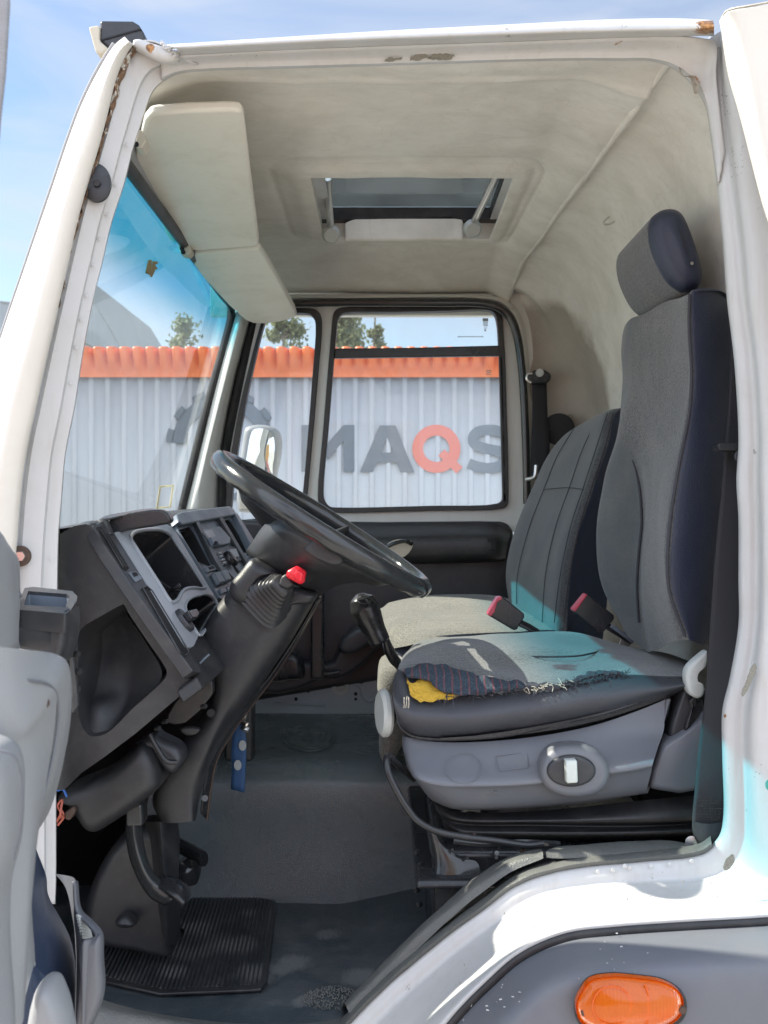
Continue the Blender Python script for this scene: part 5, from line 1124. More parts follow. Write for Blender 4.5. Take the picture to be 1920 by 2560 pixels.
# ============================================================ STEERING
colm = loft('steering_column', [T(K5, [(1100, 290, 2.16), (1010, 410, 2.16), (905, 600, 2.16), (905, 760, 2.16), (880, 950, 2.16), (800, 1050, 2.16), (700, 1230, 2.16), (668, 1310, 2.16), (705, 1400, 2.16)]),
     T(K5, [(1085, 285, 2.10), (990, 405, 2.09), (868, 600, 2.08), (900, 700, 2.08), (918, 820, 2.08), (880, 960, 2.08), (790, 1060, 2.08), (660, 1310, 2.09), (690, 1410, 2.09)]),
     T(K5, [(1100, 290, 2.07), (1010, 415, 2.06), (890, 600, 2.055), (918, 700, 2.055), (935, 820, 2.055), (905, 960, 2.055), (815, 1080, 2.055), (690, 1310, 2.06), (715, 1412, 2.06)]),
     T(K5, [(1180, 335, 2.055), (1130, 420, 2.05), (1050, 580, 2.045), (1000, 700, 2.045), (970, 820, 2.045), (930, 960, 2.045), (870, 1080, 2.045), (760, 1300, 2.05), (770, 1412, 2.05)]),
     T(K5, [(1290, 390, 2.055), (1245, 470, 2.05), (1160, 610, 2.045), (1090, 730, 2.045), (1030, 840, 2.045), (960, 960, 2.045), (900, 1090, 2.045), (830, 1280, 2.05), (830, 1405, 2.05)]),
     T(K5, [(1350, 420, 2.08), (1305, 500, 2.07), (1220, 640, 2.065), (1140, 760, 2.065), (1070, 870, 2.065), (985, 980, 2.065), (920, 1100, 2.065), (862, 1280, 2.07), (842, 1403, 2.07)]),
     T(K5, [(1378, 432, 2.16), (1332, 510, 2.15), (1250, 645, 2.14), (1165, 770, 2.14), (1095, 880, 2.14), (1010, 990, 2.14), (935, 1110, 2.14), (870, 1280, 2.14), (845, 1400, 2.14)]),
     T(K5, [(1378, 434, 2.26), (1332, 512, 2.26), (1250, 648, 2.26), (1165, 772, 2.26), (1095, 882, 2.26), (1010, 992, 2.26), (935, 1112, 2.26), (870, 1280, 2.26), (845, 1400, 2.26)])], 'plastic', truck, k=6, sub=4, angle=60)
loft('column_top', [T(K5, [(1100, 290, 2.16), (1180, 330, 2.16), (1290, 385, 2.16), (1378, 432, 2.16)]), T(K5, [(1100, 292, 2.07), (1180, 336, 2.055), (1290, 390, 2.055), (1352, 420, 2.08)])], 'plastic', colm, k=4, sub=3)
loft('column_edge', [T(K5, [(1380, 436, 2.20), (1300, 580, 2.20), (1180, 765, 2.20), (1080, 900, 2.20), (1000, 1010, 2.20), (930, 1130, 2.20), (905, 1250, 2.20), (892, 1395, 2.20)]),
     T(K5, [(1388, 432, 2.17), (1306, 584, 2.17), (1188, 770, 2.17), (1088, 905, 2.17), (1008, 1015, 2.17), (938, 1135, 2.17), (912, 1250, 2.17), (894, 1398, 2.17)]),
     T(K5, [(1372, 440, 2.13), (1290, 585, 2.13), (1168, 770, 2.13), (1060, 905, 2.13), (985, 1010, 2.13), (915, 1130, 2.13), (880, 1250, 2.13), (865, 1370, 2.13)])], 'smooth', colm, k=6, sub=3, solid=.003)
tube('column_lip', T(K5, [(1388, 432, 2.16), (1306, 584, 2.16), (1188, 770, 2.16), (1088, 905, 2.16), (1008, 1015, 2.16), (938, 1135, 2.16), (912, 1250, 2.16), (894, 1398, 2.16)]), .0028, 'screw', colm)
pillow('lever_housing', K5, [(1085, 272), (1130, 290), (1200, 335), (1140, 350), (1090, 420), (1070, 470), (1020, 468), (985, 430), (990, 380), (1030, 330)], 2.0, 2.12, .025, 'plastic', colm)
pillow('lever_housing', Z3, [(620, 1080), (740, 1100), (800, 1130), (770, 1190), (640, 1200), (560, 1240), (600, 1180)], 2.03, 2.12, .02, 'plastic', colm)
# rubber bellows
c0, c1 = P(660, 1500, 2.045), P(716, 1456, 1.965)
ax = (c1-c0).normalized(); u_ = Vector((.62, 0, -.60)); u_ = (u_-ax*u_.dot(ax)).normalized(); w_ = ax.cross(u_)
g = G(); rows = []; NR = 9; ns = 32
for i in range(NR*6+1):
    t = i/(NR*6); c = c0.lerp(c1, t*.86); s_ = (1-t*.62); ph = (i % 6)/6; rad = 1+(.16*s_+.06)*(0.5-0.5*math.cos(ph*2*math.pi)); row = []
    for j in range(ns):
        a = 2*math.pi*j/ns; ca, sa = math.cos(a), math.sin(a); e_ = (abs(ca)**4+abs(sa)**4)**(-.25)
        row.append(c+u_*(ca*e_*.049*s_*rad)+w_*(sa*e_*.040*s_*rad))
    rows.append(row)
v = [p for r_ in rows for p in r_]; f = [(i*ns+j, i*ns+(j+1) % ns, (i+1)*ns+(j+1) % ns, (i+1)*ns+j) for i in range(len(rows)-1) for j in range(ns)]+[tuple(range((len(rows)-1)*ns, len(rows)*ns))]
g.add(v, f); bw = g.make('lever_bellows', colm, 'rubber', angle=70)
prism('lever_stalk', Z3, [(560, 1000), (600, 975), (650, 1060), (600, 1090), (540, 1060)], 1.965, 1.99, 'plastic', colm, .006)
rc = pillow('lever_cap', Z3, [(596, 972), (604, 958), (655, 932), (668, 932), (722, 962), (728, 975), (718, 1040), (700, 1054), (680, 1052), (604, 1012), (594, 995)], 1.945, 1.985, .009, 'red', colm, smooth=0, dome=.002)
pillow('cap_facet', Z3, [(668, 950), (715, 975), (706, 1034), (690, 1038), (650, 1018), (655, 975)], 1.940, 1.96, .006, 'red', rc, smooth=0)
sc_ = disc('column_screw', P(663, 1543, 2.043), TO, .0085, .004, 'screw', colm); disc('screw_recess', P(528, 1782, 2.044), TO, .0085, .004, 'hole', colm)
disc('trim_clip', P(512, 1995, 2.12), TO, .007, .003, 'grey', colm)
pillow('column_foot_dimple', K5, [(775, 1010), (820, 1000), (862, 1010), (850, 1030), (800, 1036)], 2.04, 2.06, .006, 'plastic', colm)
# hub and wheel
hub = loft('steering_hub', [T(Z3, [(330, 830, 2.20), (330, 850, 2.22), (530, 960, 2.22), (700, 1060, 2.22), (830, 1130, 2.22)]),
     T(Z3, [(318, 822, 2.12), (400, 880, 2.05), (530, 965, 2.03), (680, 1060, 2.04), (835, 1132, 2.10)]),
     T(Z3, [(350, 775, 2.10), (430, 830, 2.03), (560, 910, 2.0), (720, 1010, 2.01), (880, 1095, 2.08)]),
     T(Z3, [(420, 670, 2.08), (500, 720, 2.0), (640, 800, 1.97), (800, 930, 1.97), (1000, 1050, 2.04)]),
     T(Z3, [(490, 590, 2.06), (580, 650, 1.98), (740, 740, 1.95), (920, 880, 1.95), (1190, 1035, 2.02)]),
     T(Z3, [(520, 540, 2.1), (640, 610, 2.02), (800, 720, 1.98), (1010, 870, 1.98), (1330, 1060, 2.05)]),
     T(Z3, [(560, 520, 2.25), (680, 590, 2.25), (840, 690, 2.25), (1040, 820, 2.25), (1380, 1030, 2.25)])], 'plastic', truck, k=6, sub=5, angle=0)
pillow('hub_panel', Z3, [(800, 718), (1000, 855), (980, 915), (900, 920), (720, 820), (745, 770)], 1.945, 1.98, .010, 'plastic2', hub, smooth=2)
WC = P(806, 1308, 2.17); e1 = (P(1062, 1468, 2.17)-P(547, 1142, 2.17)).normalized(); nW = Vector((-e1.z, 0, e1.x))
if nW.z < 0: nW = -nW
tl = math.radians(1.5); e2 = (Vector((0, 1, 0))*math.cos(tl)+nW*math.sin(tl)).normalized(); nT = e1.cross(e2)
Rw = .2605; g = G(); nseg = 96; npf = 20; v = []
for i in range(nseg):
    a = 2*math.pi*i/nseg; rd = e1*math.cos(a)+e2*math.sin(a); c = WC+rd*Rw
    for j in range(npf):
        b = 2*math.pi*j/npf; fi = 1+.07*math.sin(a*26)*(1 if math.cos(b+2.2) > .3 else 0)
        v.append(c+rd*math.cos(b)*.0165*fi+nT*math.sin(b)*.0205*fi)
f = [(i*npf+j, ((i+1) % nseg)*npf+j, ((i+1) % nseg)*npf+(j+1) % npf, i*npf+(j+1) % npf) for i in range(nseg) for j in range(npf)]
me = mk(v, f); bm = bmesh.new(); bm.from_mesh(me); bmesh.ops.recalc_face_normals(bm, faces=bm.faces); bm.to_mesh(me); bm.free()
sw = link('steering_wheel', me, truck, 'gloss', angle=0)
for a in (math.radians(80), math.radians(-80), math.radians(20), math.radians(160), math.radians(-20), math.radians(200)):
    rd = e1*math.cos(a)+e2*math.sin(a); tube('spoke', [WC+rd*.04-nW*.05, WC+rd*.12-nW*.04, WC+rd*.20-nW*.015, WC+rd*Rw], [.03, .024, .018, .014], 'plastic', sw, world=True, ns=12, sq=.5)
g = G(); v_ = []; nn_ = 48
for (s_, t_) in ((.55, -.075), (.9, -.05), (1, -.032), (.97, -.022), (.8, -.016)):
    for i_ in range(nn_):
        a_ = 2*math.pi*i_/nn_; v_.append(WC+e1*math.cos(a_)*.195*s_+e2*math.sin(a_)*.165*s_+nT*(t_ if nT.z > 0 else -t_))
g.add(v_, [(r_*nn_+i_, r_*nn_+(i_+1) % nn_, (r_+1)*nn_+(i_+1) % nn_, (r_+1)*nn_+i_) for r_ in range(4) for i_ in range(nn_)]+[tuple(range(4*nn_, 5*nn_)), tuple(reversed(range(nn_)))])
g.make('horn_pad', sw, 'plastic')  # pad widened to block sun passing between hub and rim
# ---- gear lever
gl_ax = [(899, 1484, 2.36), (903, 1497, 2.36), (912, 1520, 2.36), (922, 1545, 2.36), (936, 1575, 2.36), (950, 1604, 2.36), (952, 1608, 2.36)]
gk = tube('gear_knob', gl_ax, [.008, .0285, .0355, .033, .027, .025, .021], 'smooth', truck, k=6, ns=20)
tube('gear_pattern_ring', [(893, 1500, 2.335), (902, 1492, 2.330), (916, 1492, 2.332), (928, 1500, 2.337), (918, 1508, 2.328), (902, 1508, 2.327)], .0012, 'plastic2', gk, closed=True)
tube('gear_shaft', [(966, 1600, 2.36), (973, 1625, 2.37), (985, 1648, 2.38), (1000, 1665, 2.40), (1030, 1700, 2.42)], [.008, .0125, .013, .012, .012], 'smooth', truck)
# ---- pedals and lower column
pt = pillow('column_cover', K7, [(640, 420), (752, 440), (766, 700), (766, 960), (745, 972), (640, 950), (430, 900), (400, 800), (440, 640), (540, 480)], 2.12, 2.24, .03, 'plastic', truck, ref=2.20)
loft('lower_column_tube', [T(K7, [(625, 440, 2.14), (640, 560, 2.14), (655, 700, 2.14), (680, 800, 2.14)]), T(K7, [(690, 440, 2.07), (700, 560, 2.07), (710, 700, 2.07), (715, 960, 2.08)]), T(K7, [(770, 440, 2.14), (772, 560, 2.14), (768, 700, 2.14), (764, 965, 2.14)])], 'plastic', pt, k=6, sub=5)
pillow('cover_boss', K7, [(490, 880), (530, 850), (560, 862), (580, 895), (560, 910), (500, 905)], 2.07, 2.12, .02, 'plastic', pt)
ped = loft('brake_pedal', [T(K7, [(540, 450, 2.02), (545, 520, 2.02), (560, 600, 2.02), (600, 700, 2.02), (650, 770, 2.02), (710, 805, 2.02)]), T(K7, [(575, 440, 2.0), (582, 520, 2.0), (600, 590, 2.0), (640, 680, 2.0), (690, 740, 2.0), (745, 775, 2.0)]), T(K7, [(612, 430, 2.02), (620, 510, 2.02), (634, 585, 2.02), (662, 650, 2.02), (700, 690, 2.02), (750, 735, 2.02)])], 'gloss', truck, k=6, sub=4, solid=.02, soff=-1)
prism('pedal_bracket', K7, [(540, 370), (612, 360), (618, 465), (540, 468)], 2.0, 2.05, 'gloss', ped, .008)
loft('pedal_pad', [T(K7, [(652, 725, 2.02), (700, 730, 1.99), (760, 760, 1.97), (800, 792, 1.97)]), T(K7, [(665, 690, 2.04), (720, 680, 2.02), (790, 715, 2.01), (822, 760, 2.01)]), T(K7, [(690, 676, 2.08), (735, 672, 2.06), (800, 700, 2.05), (826, 745, 2.05)])], 'smooth', ped, k=6, sub=3, solid=.008)
cyl = tube('clutch_cylinder', T(K7, [(780, 610, 2.35), (800, 640, 2.35), (800, 700, 2.35)]), [.028, .04, .03], 'gloss', truck, ns=16)
tube('throttle_pedal', T(K7, [(770, 540, 2.32), (820, 565, 2.30), (880, 600, 2.28)]), .014, 'smooth', truck, sq=2)
# ---- lanyard hanging behind the column
ln = loft('key_lanyard', [T(Z1, [(1500, 1740, 2.30), (1478, 1850, 2.30), (1468, 2030, 2.30)])+T(K7, [(1000, 180, 2.30), (997, 300, 2.30)]), T(Z1, [(1560, 1745, 2.295), (1580, 1850, 2.295), (1582, 2030, 2.295)])+T(K7, [(1062, 180, 2.295), (1056, 314, 2.295)])], None or 'belt', None, k=5, sub=3, solid=.002)
M['ribbon'] = simple('blue_ribbon', (0.03, 0.085, 0.20), 0.7); M['ribdot'] = simple('grey_print', (0.35, 0.38, 0.38), 0.7)
ln.data.materials.clear(); ln.data.materials.append(M['ribbon']); tag(ln, 'blue ribbon lanyard with grey round prints hanging below the steering column', 'lanyard')
for k, x, y in ((K7, 1048, 110), (K7, 1027, 195)): disc('round_print', P(.5787*x, 1800+.5787*y, 2.292), TO, .0085, .001, 'ribdot', ln, ry=.012)
tube('crumpled_tag', T(K7, [(1046, 10, 2.28), (1060, 30, 2.27), (1050, 45, 2.28), (1075, 55, 2.27), (1062, 20, 2.28)]), .008, 'lightgrey', ln, disp=0) if False else None
g = G(); q_ = cr(Wd(T(K7, [(1036, -40, 2.28), (1060, -20, 2.27), (1042, 10, 2.28), (1070, 20, 2.26), (1050, 35, 2.27), (1074, 45, 2.27)])), 4); g.add(*g_tube(q_, .006, 7)); g.make('crumpled_foil', ln, 'alu')
disc('reflector_box', P(608, 1815, 2.45), TO, .001, .001, 'hole', truck) if False else None
box('heater_box', P(560, 1905, 2.50), P(640, 1650, 2.56), 'plastic', truck, .01)
# ============================================================ SEATS
# --- passenger seat
ps = loft('passenger_seat', [T(K6, [(780, 300, 2.76), (600, 312, 2.72), (400, 318, 2.72), (200, 345, 2.72), (80, 375, 2.73), (20, 390, 2.78)]),
     T(K6, [(790, 292, 2.80), (600, 296, 2.75), (400, 298, 2.75), (200, 318, 2.75), (80, 340, 2.76), (12, 340, 2.80)]),
     T(K6, [(785, 262, 2.90), (600, 262, 2.88), (450, 258, 2.88), (200, 255, 2.88), (60, 260, 2.89), (-15, 270, 2.92)]),
     T(K6, [(760, 240, 3.0), (600, 226, 3.02), (450, 218, 3.02), (230, 212, 3.02), (50, 215, 3.02), (-20, 225, 3.02)]),
     T(K6, [(720, 215, 3.15), (600, 188, 3.18), (450, 166, 3.18), (270, 160, 3.18), (100, 172, 3.17), (10, 195, 3.16)]),
     T(K6, [(700, 212, 3.28), (600, 184, 3.30), (450, 160, 3.30), (270, 154, 3.30), (120, 165, 3.28), (30, 188, 3.26)]),
     T(K6, [(700, 260, 3.32), (600, 240, 3.34), (450, 220, 3.34), (270, 210, 3.34), (120, 220, 3.32), (30, 240, 3.30)])], 'fabc', truck, k=6, sub=5, angle=0, disp=.006, dsc=9)
ps['label'] = 'grey cloth passenger seat'
loft('cushion_front', [T(K6, [(-12, 268, 2.92), (-12, 320, 2.88), (5, 400, 2.84), (40, 470, 2.82), (60, 520, 2.82)]), T(K6, [(15, 345, 2.79), (20, 400, 2.77), (40, 460, 2.76), (75, 500, 2.76), (100, 520, 2.76)]), T(K6, [(300, 322, 2.72), (300, 400, 2.71), (300, 450, 2.71), (300, 500, 2.71), (300, 540, 2.71)]), T(K6, [(800, 300, 2.74), (800, 400, 2.73), (800, 450, 2.73), (800, 500, 2.73), (800, 540, 2.73)])], 'leather', ps, k=5, sub=5)
pillow('cushion_front_trim', K6, [(-10, 480), (60, 470), (120, 520), (110, 700), (60, 860), (10, 900), (-20, 860), (-10, 700), (-30, 560)], 2.50, 2.80, .05, 'fabc', ps)
tube('cushion_seam', T(K6, [(250, 235, 3.0), (420, 250, 2.94), (520, 232, 2.99), (640, 250, 2.97), (770, 280, 2.9)]), .0022, 'threadd', ps)
def rowsK(base, rr_): return [T(base, [(x, y) for x, y in r_[1:]], r_[0]) for r_ in rr_]
pb = loft('backrest', rowsK(K4, [[2.80, (1080, 560), (1075, 640), (1050, 800), (1010, 1000), (980, 1200), (960, 1400), (940, 1600)],
     [2.74, (1060, 548), (1030, 600), (990, 740), (930, 940), (880, 1120), (835, 1320), (800, 1600)],
     [2.72, (1045, 545), (1000, 580), (960, 730), (895, 920), (845, 1080), (805, 1290), (785, 1600)],
     [2.73, (1035, 548), (975, 570), (925, 730), (868, 900), (818, 1050), (770, 1270), (740, 1600)],
     [2.86, (1000, 562), (925, 590), (860, 730), (805, 890), (745, 1060), (700, 1270), (685, 1600)],
     [2.98, (950, 575), (880, 612), (805, 735), (750, 890), (688, 1060), (640, 1270), (630, 1600)],
     [3.09, (890, 600), (825, 640), (752, 755), (695, 900), (630, 1070), (580, 1270), (575, 1500)],
     [3.22, (820, 640), (770, 680), (700, 775), (640, 900), (572, 1060), (527, 1250), (545, 1420)],
     [3.27, (830, 640), (785, 672), (715, 765), (655, 890), (590, 1050), (545, 1240), (560, 1420)],
     [3.30, (880, 640), (835, 680), (775, 765), (715, 890), (650, 1050), (605, 1240), (610, 1420)]]), ['leather', 'fabs', 'fabd'], ps, k=7, sub=5, bands=[0, 0, 2, 1, 1, 1, 1, 1, 1], angle=0, disp=.004, dsc=8)
for r_ in ([(2.718, (990, 575), (952, 730), (888, 920), (840, 1080), (798, 1290), (778, 1480))], [(2.85, (925, 592), (858, 730), (803, 890), (743, 1060), (698, 1270), (683, 1480))], [(3.08, (820, 642), (750, 757), (692, 900), (627, 1070), (577, 1270), (572, 1400))], [(2.724, (965, 575), (915, 730), (860, 900), (810, 1050), (762, 1270), (735, 1480))]):
    tube('backrest_seam', T(K4, r_[0][1:], r_[0][0]-.0005), .0013, 'threadd', pb)
tube('cross_seam', T(K4, [(690, 905, 3.08), (740, 900, 2.96), (800, 897, 2.85), (862, 905, 2.73)]), .0012, 'threadd', pb)
# --- driver seat
ds = loft('driver_seat', [T(K6, [(80, 755, 2.25), (84, 757, 2.05), (98, 765, 1.99), (220, 785, 1.97), (400, 786, 1.965), (640, 765, 1.965), (900, 716, 1.965), (1100, 650, 1.965), (1222, 600, 1.965)]),
     T(K6, [(78, 790, 2.25), (82, 795, 2.05), (95, 806, 1.98), (220, 828, 1.955), (400, 828, 1.95), (640, 806, 1.95), (900, 768, 1.95), (1100, 745, 1.95), (1208, 737, 1.95)]),
     T(K6, [(86, 830, 2.22), (90, 840, 2.0), (108, 860, 1.955), (230, 885, 1.93), (400, 890, 1.925), (640, 878, 1.925), (900, 840, 1.925), (1080, 815, 1.925), (1185, 805, 1.925)]),
     T(K6, [(105, 900, 2.2), (112, 915, 1.98), (140, 943, 1.915), (240, 968, 1.895), (400, 973, 1.89), (640, 963, 1.89), (900, 926, 1.89), (1060, 905, 1.89), (1160, 885, 1.89)]),
     T(K6, [(125, 925, 2.2), (130, 935, 1.98), (152, 960, 1.92), (250, 985, 1.90), (400, 990, 1.90), (640, 980, 1.90), (900, 945, 1.90), (1060, 925, 1.90), (1157, 905, 1.90)]),
     T(K6, [(175, 1000, 2.2), (182, 1010, 2.0), (205, 1030, 1.95), (290, 1060, 1.93), (400, 1066, 1.925), (640, 1056, 1.925), (900, 1030, 1.925), (1050, 1012, 1.925), (1133, 1000, 1.925)]),
     T(K6, [(185, 1010, 2.2), (192, 1020, 2.02), (215, 1042, 1.97), (295, 1074, 1.96), (400, 1080, 1.96), (640, 1070, 1.96), (900, 1046, 1.96), (1050, 1022, 1.96), (1131, 1010, 1.96)])], 'grey', truck, k=6, sub=4, angle=0)
ds['label'] = 'torn driver seat on a grey base'
g = G(); sdw = []
prism('base_end', K6, [(1222, 600), (1240, 600), (1180, 900), (1140, 1010), (1131, 1010), (1160, 885), (1208, 737)], 1.955, 2.1, 'grey', ds, .004)
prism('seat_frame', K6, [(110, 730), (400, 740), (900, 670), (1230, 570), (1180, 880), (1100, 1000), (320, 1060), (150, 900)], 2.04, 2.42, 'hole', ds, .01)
# side recess with switch
rc0 = [(680, 930), (690, 870), (730, 825), (810, 808), (890, 815), (950, 850), (980, 905), (975, 965), (940, 1010), (870, 1032), (780, 1030), (720, 1005), (690, 970)]
pillow('recess_surround', K6, rc0, 1.872, 1.94, .018, 'grey', ds)
pillow('control_dish', K6, ell(812, 914, 106, 70, 20), 1.864, 1.93, .008, 'plastic2', ds)
prism('switch_slot', K6, [(780, 862), (836, 860), (842, 966), (788, 970)], 1.861, 1.866, 'hole', ds, .002)
pillow('rocker_switch', K6, [(785, 868), (830, 865), (836, 872), (840, 960), (834, 966), (794, 968), (788, 962)], 1.846, 1.87, .006, 'switch', ds, smooth=0)
g = G()
for pts, cl in ((ell(343, 896, 78, 66, 40), True), ([(486, 845), (612, 832), (620, 838), (626, 892), (620, 898), (500, 908), (494, 902), (484, 852)], True)):
    c = [P(960+.5787*x, 1400+.5787*y, 1.9225-(y-880)*.00042) for x, y in pts]; g.add(*g_tube(c, .0007, 5, True))
g.make('moulded_outline', ds, 'grey')
g = G(); c = [P(960+.5787*x, 1400+.5787*y, 1.901) for x, y in ell(478, 990, 14, 12, 16)]; g.add(*g_tube(c, .0009, 5, True))
for i in range(7):
    x = 444+i*11; g.add(*g_tube([P(960+.5787*x, 1400+.5787*1016, 1.906), P(960+.5787*(x+2), 1400+.5787*1006, 1.906), P(960+.5787*(x+6), 1400+.5787*1006, 1.906), P(960+.5787*(x+6), 1400+.5787*1015, 1.906)], .0008, 4))
g.make('moulded_mark', ds, 'grey')
# cushion
CU = [[2.05, (60, 700), (70, 735), (110, 765), (220, 782), (400, 776), (640, 750), (900, 705), (1100, 645), (1250, 590), (1330, 560)],
     [1.985, (58, 690), (75, 725), (115, 755), (220, 772), (400, 768), (640, 742), (900, 695), (1100, 638), (1250, 585), (1330, 555)],
     [1.945, (46, 640), (60, 690), (110, 728), (220, 742), (400, 738), (640, 712), (900, 668), (1100, 615), (1250, 570), (1330, 545)],
     [1.93, (40, 560), (52, 620), (100, 660), (200, 680), (400, 680), (640, 650), (900, 608), (1100, 575), (1250, 548), (1330, 532)],
     [1.95, (45, 510), (62, 560), (100, 600), (200, 618), (400, 612), (620, 585), (850, 548), (1050, 520), (1230, 520), (1325, 522)],
     [1.99, (60, 470), (75, 480), (120, 500), (220, 520), (400, 530), (620, 540), (850, 520), (1050, 492), (1220, 500), (1322, 505)],
     [2.12, (72, 440), (100, 420), (160, 405), (250, 402), (400, 420), (560, 470), (850, 470), (1050, 450), (1220, 462), (1322, 480)],
     [2.30, (85, 410), (130, 375), (240, 358), (400, 350), (620, 368), (800, 395), (900, 400), (1050, 400), (1220, 420), (1322, 450)],
     [2.43, (100, 400), (150, 358), (250, 340), (400, 325), (620, 312), (800, 310), (930, 335), (1040, 372), (1220, 405), (1322, 440)],
     [2.47, (110, 420), (160, 380), (260, 362), (400, 345), (620, 335), (800, 335), (930, 360), (1040, 395), (1220, 430), (1322, 460)]]
cush = loft('cushion', rowsK(K6, CU), ['leather2', 'fab', 'mesh', 'fabs'], ds, k=7, sub=5, bands=[2, 0, 0, 0, 0, 1, 1, 3, 1], angle=0, disp=.003, dsc=14)
tube('piping', T(K6, [(58, 690, 1.978), (75, 725, 1.972), (115, 757, 1.968), (220, 774, 1.966), (400, 770, 1.962), (560, 752, 1.958), (760, 705, 1.952), (950, 662, 1.948), (1120, 605, 1.95), (1230, 560, 1.96)]), .0035, 'smooth', cush)
loft('mesh_strip', [T(K6, [(260, 778, 1.965), (400, 772, 1.962), (640, 748, 1.96), (900, 700, 1.96), (1100, 640, 1.96), (1220, 595, 1.965)]), T(K6, [(240, 770, 1.95), (400, 758, 1.944), (640, 722, 1.942), (900, 668, 1.942), (1100, 605, 1.945), (1230, 560, 1.955)])], 'mesh', cush, k=6, sub=3)
tube('cushion_seam', T(K6, [(375, 352, 2.36), (430, 378, 2.33), (500, 400, 2.28), (600, 415, 2.23), (720, 418, 2.22), (830, 415, 2.22), (900, 402, 2.28), (960, 385, 2.36), (1010, 378, 2.42)]), .002, 'threadd', cush)
# damage: foam, striped under-lining and loose threads
def cz(px, y):   # depth of the cushion surface around the tear
    t = (605-y)/120; return 1.948+.045*max(0, t)+.10*max(0, t-1.0)-.006
def DT(pts, o=0): return [(x, y, cz(x, y)-o) for x, y in pts]
tear = loft('foam_patch', [T(K6, DT([(95, 505), (120, 530), (160, 515), (210, 530), (270, 560), (330, 575)], .004)), T(K6, DT([(105, 540), (130, 570), (170, 568), (220, 578), (270, 585), (330, 582)], .007)), T(K6, DT([(112, 580), (140, 606), (180, 612), (225, 608), (270, 600), (330, 590)], .006))], 'foam', cush, k=8, sub=6, disp=.004, dsc=90)
tl_ = loft('torn_lining', [T(K6, DT([(90, 478), (110, 468), (170, 455), (230, 455), (330, 478), (420, 505), (500, 522), (590, 528)], .004)),
     T(K6, DT([(96, 488), (130, 480), (190, 478), (260, 492), (350, 515), (430, 530), (510, 535), (600, 533)], .015)),
     T(K6, DT([(100, 498), (140, 508), (200, 520), (262, 545), (340, 562), (430, 560), (520, 548), (605, 538)], .018)),
     T(K6, DT([(104, 512), (150, 512), (205, 535), (250, 572), (330, 582), (430, 578), (530, 558), (610, 545)], .012))], 'denim', cush, k=10, sub=6, disp=.006, dsc=60, solid=.003)
loft('torn_edge', [T(K6, DT([(560, 535), (620, 528), (700, 530), (760, 532), (830, 510), (880, 485), (960, 475), (1040, 482)], .010)), T(K6, DT([(560, 552), (620, 548), (700, 548), (760, 545), (830, 525), (880, 505), (960, 492), (1048, 492)], .016)), T(K6, DT([(560, 566), (620, 564), (700, 566), (760, 556), (830, 535), (880, 516), (960, 504), (1050, 500)], .008))], 'threadd', cush, k=12, sub=5, disp=.005, dsc=110)
rt = random.Random(21)
def threads(n, cx0, cx1, path, mat, ln_, name, r_=.0009, spread=6):
    g = G()
    for i in range(n):
        t = rt.random(); x = cx0+(cx1-cx0)*t; y = path(x)+rt.uniform(-spread, spread); L2 = rt.uniform(*ln_); a = rt.gauss(0, .7); pts = []
        for k_ in range(5):
            pts.append((x, y, cz(x, min(y, 604))-.014-rt.uniform(0, .008))); a += rt.gauss(0, .55); x += L2*math.cos(a)/4; y += L2*math.sin(a)/4
        g.add(*g_tube(cr(Wd(T(K6, pts)), 3), r_, 4))
    return g.make(name, cush, mat)
pth = lambda x: 598 if x < 350 else (598-(x-350)*.12 if x < 620 else (566-(x-620)*.16 if x < 800 else 538-(x-800)*.17))
threads(34, 240, 620, lambda x: pth(x)-8, 'threadd', (12, 34), 'frayed_threads', .0007)
threads(18, 600, 800, lambda x: pth(x)-10, 'thread', (16, 44), 'frayed_threads', .0008, 9)
threads(60, 760, 1050, lambda x: pth(x)-6, 'threadd', (12, 32), 'frayed_threads', .0008, 7)
for i in range(16):
    g = G(); x = rt.choice([225, 235, 260, 300, 315, 555, 620, 645, 800, 830, 870, 890, 975]); y = pth(x)+2; L2 = rt.uniform(10, 45)
    g.add(*g_tube(cr(Wd(T(K6, [(x, y, 1.93), (x+rt.uniform(-4, 6), y+L2*.5, 1.921), (x+rt.uniform(-5, 12), y+L2, 1.922)])), 3), .0008, 4)); g.make('hanging_thread', cush, 'threadd')
for i in range(6): 
    g = G(); x = 88+rt.uniform(-6, 28); g.add(*g_tube(cr(Wd(T(K6, [(x, 590+rt.uniform(-6, 6), 1.925), (x+rt.uniform(-4, 2), 612, 1.918), (x+rt.uniform(-8, 6), 640, 1.920)])), 3), .0006, 4)); g.make('hanging_thread', cush, 'thread')
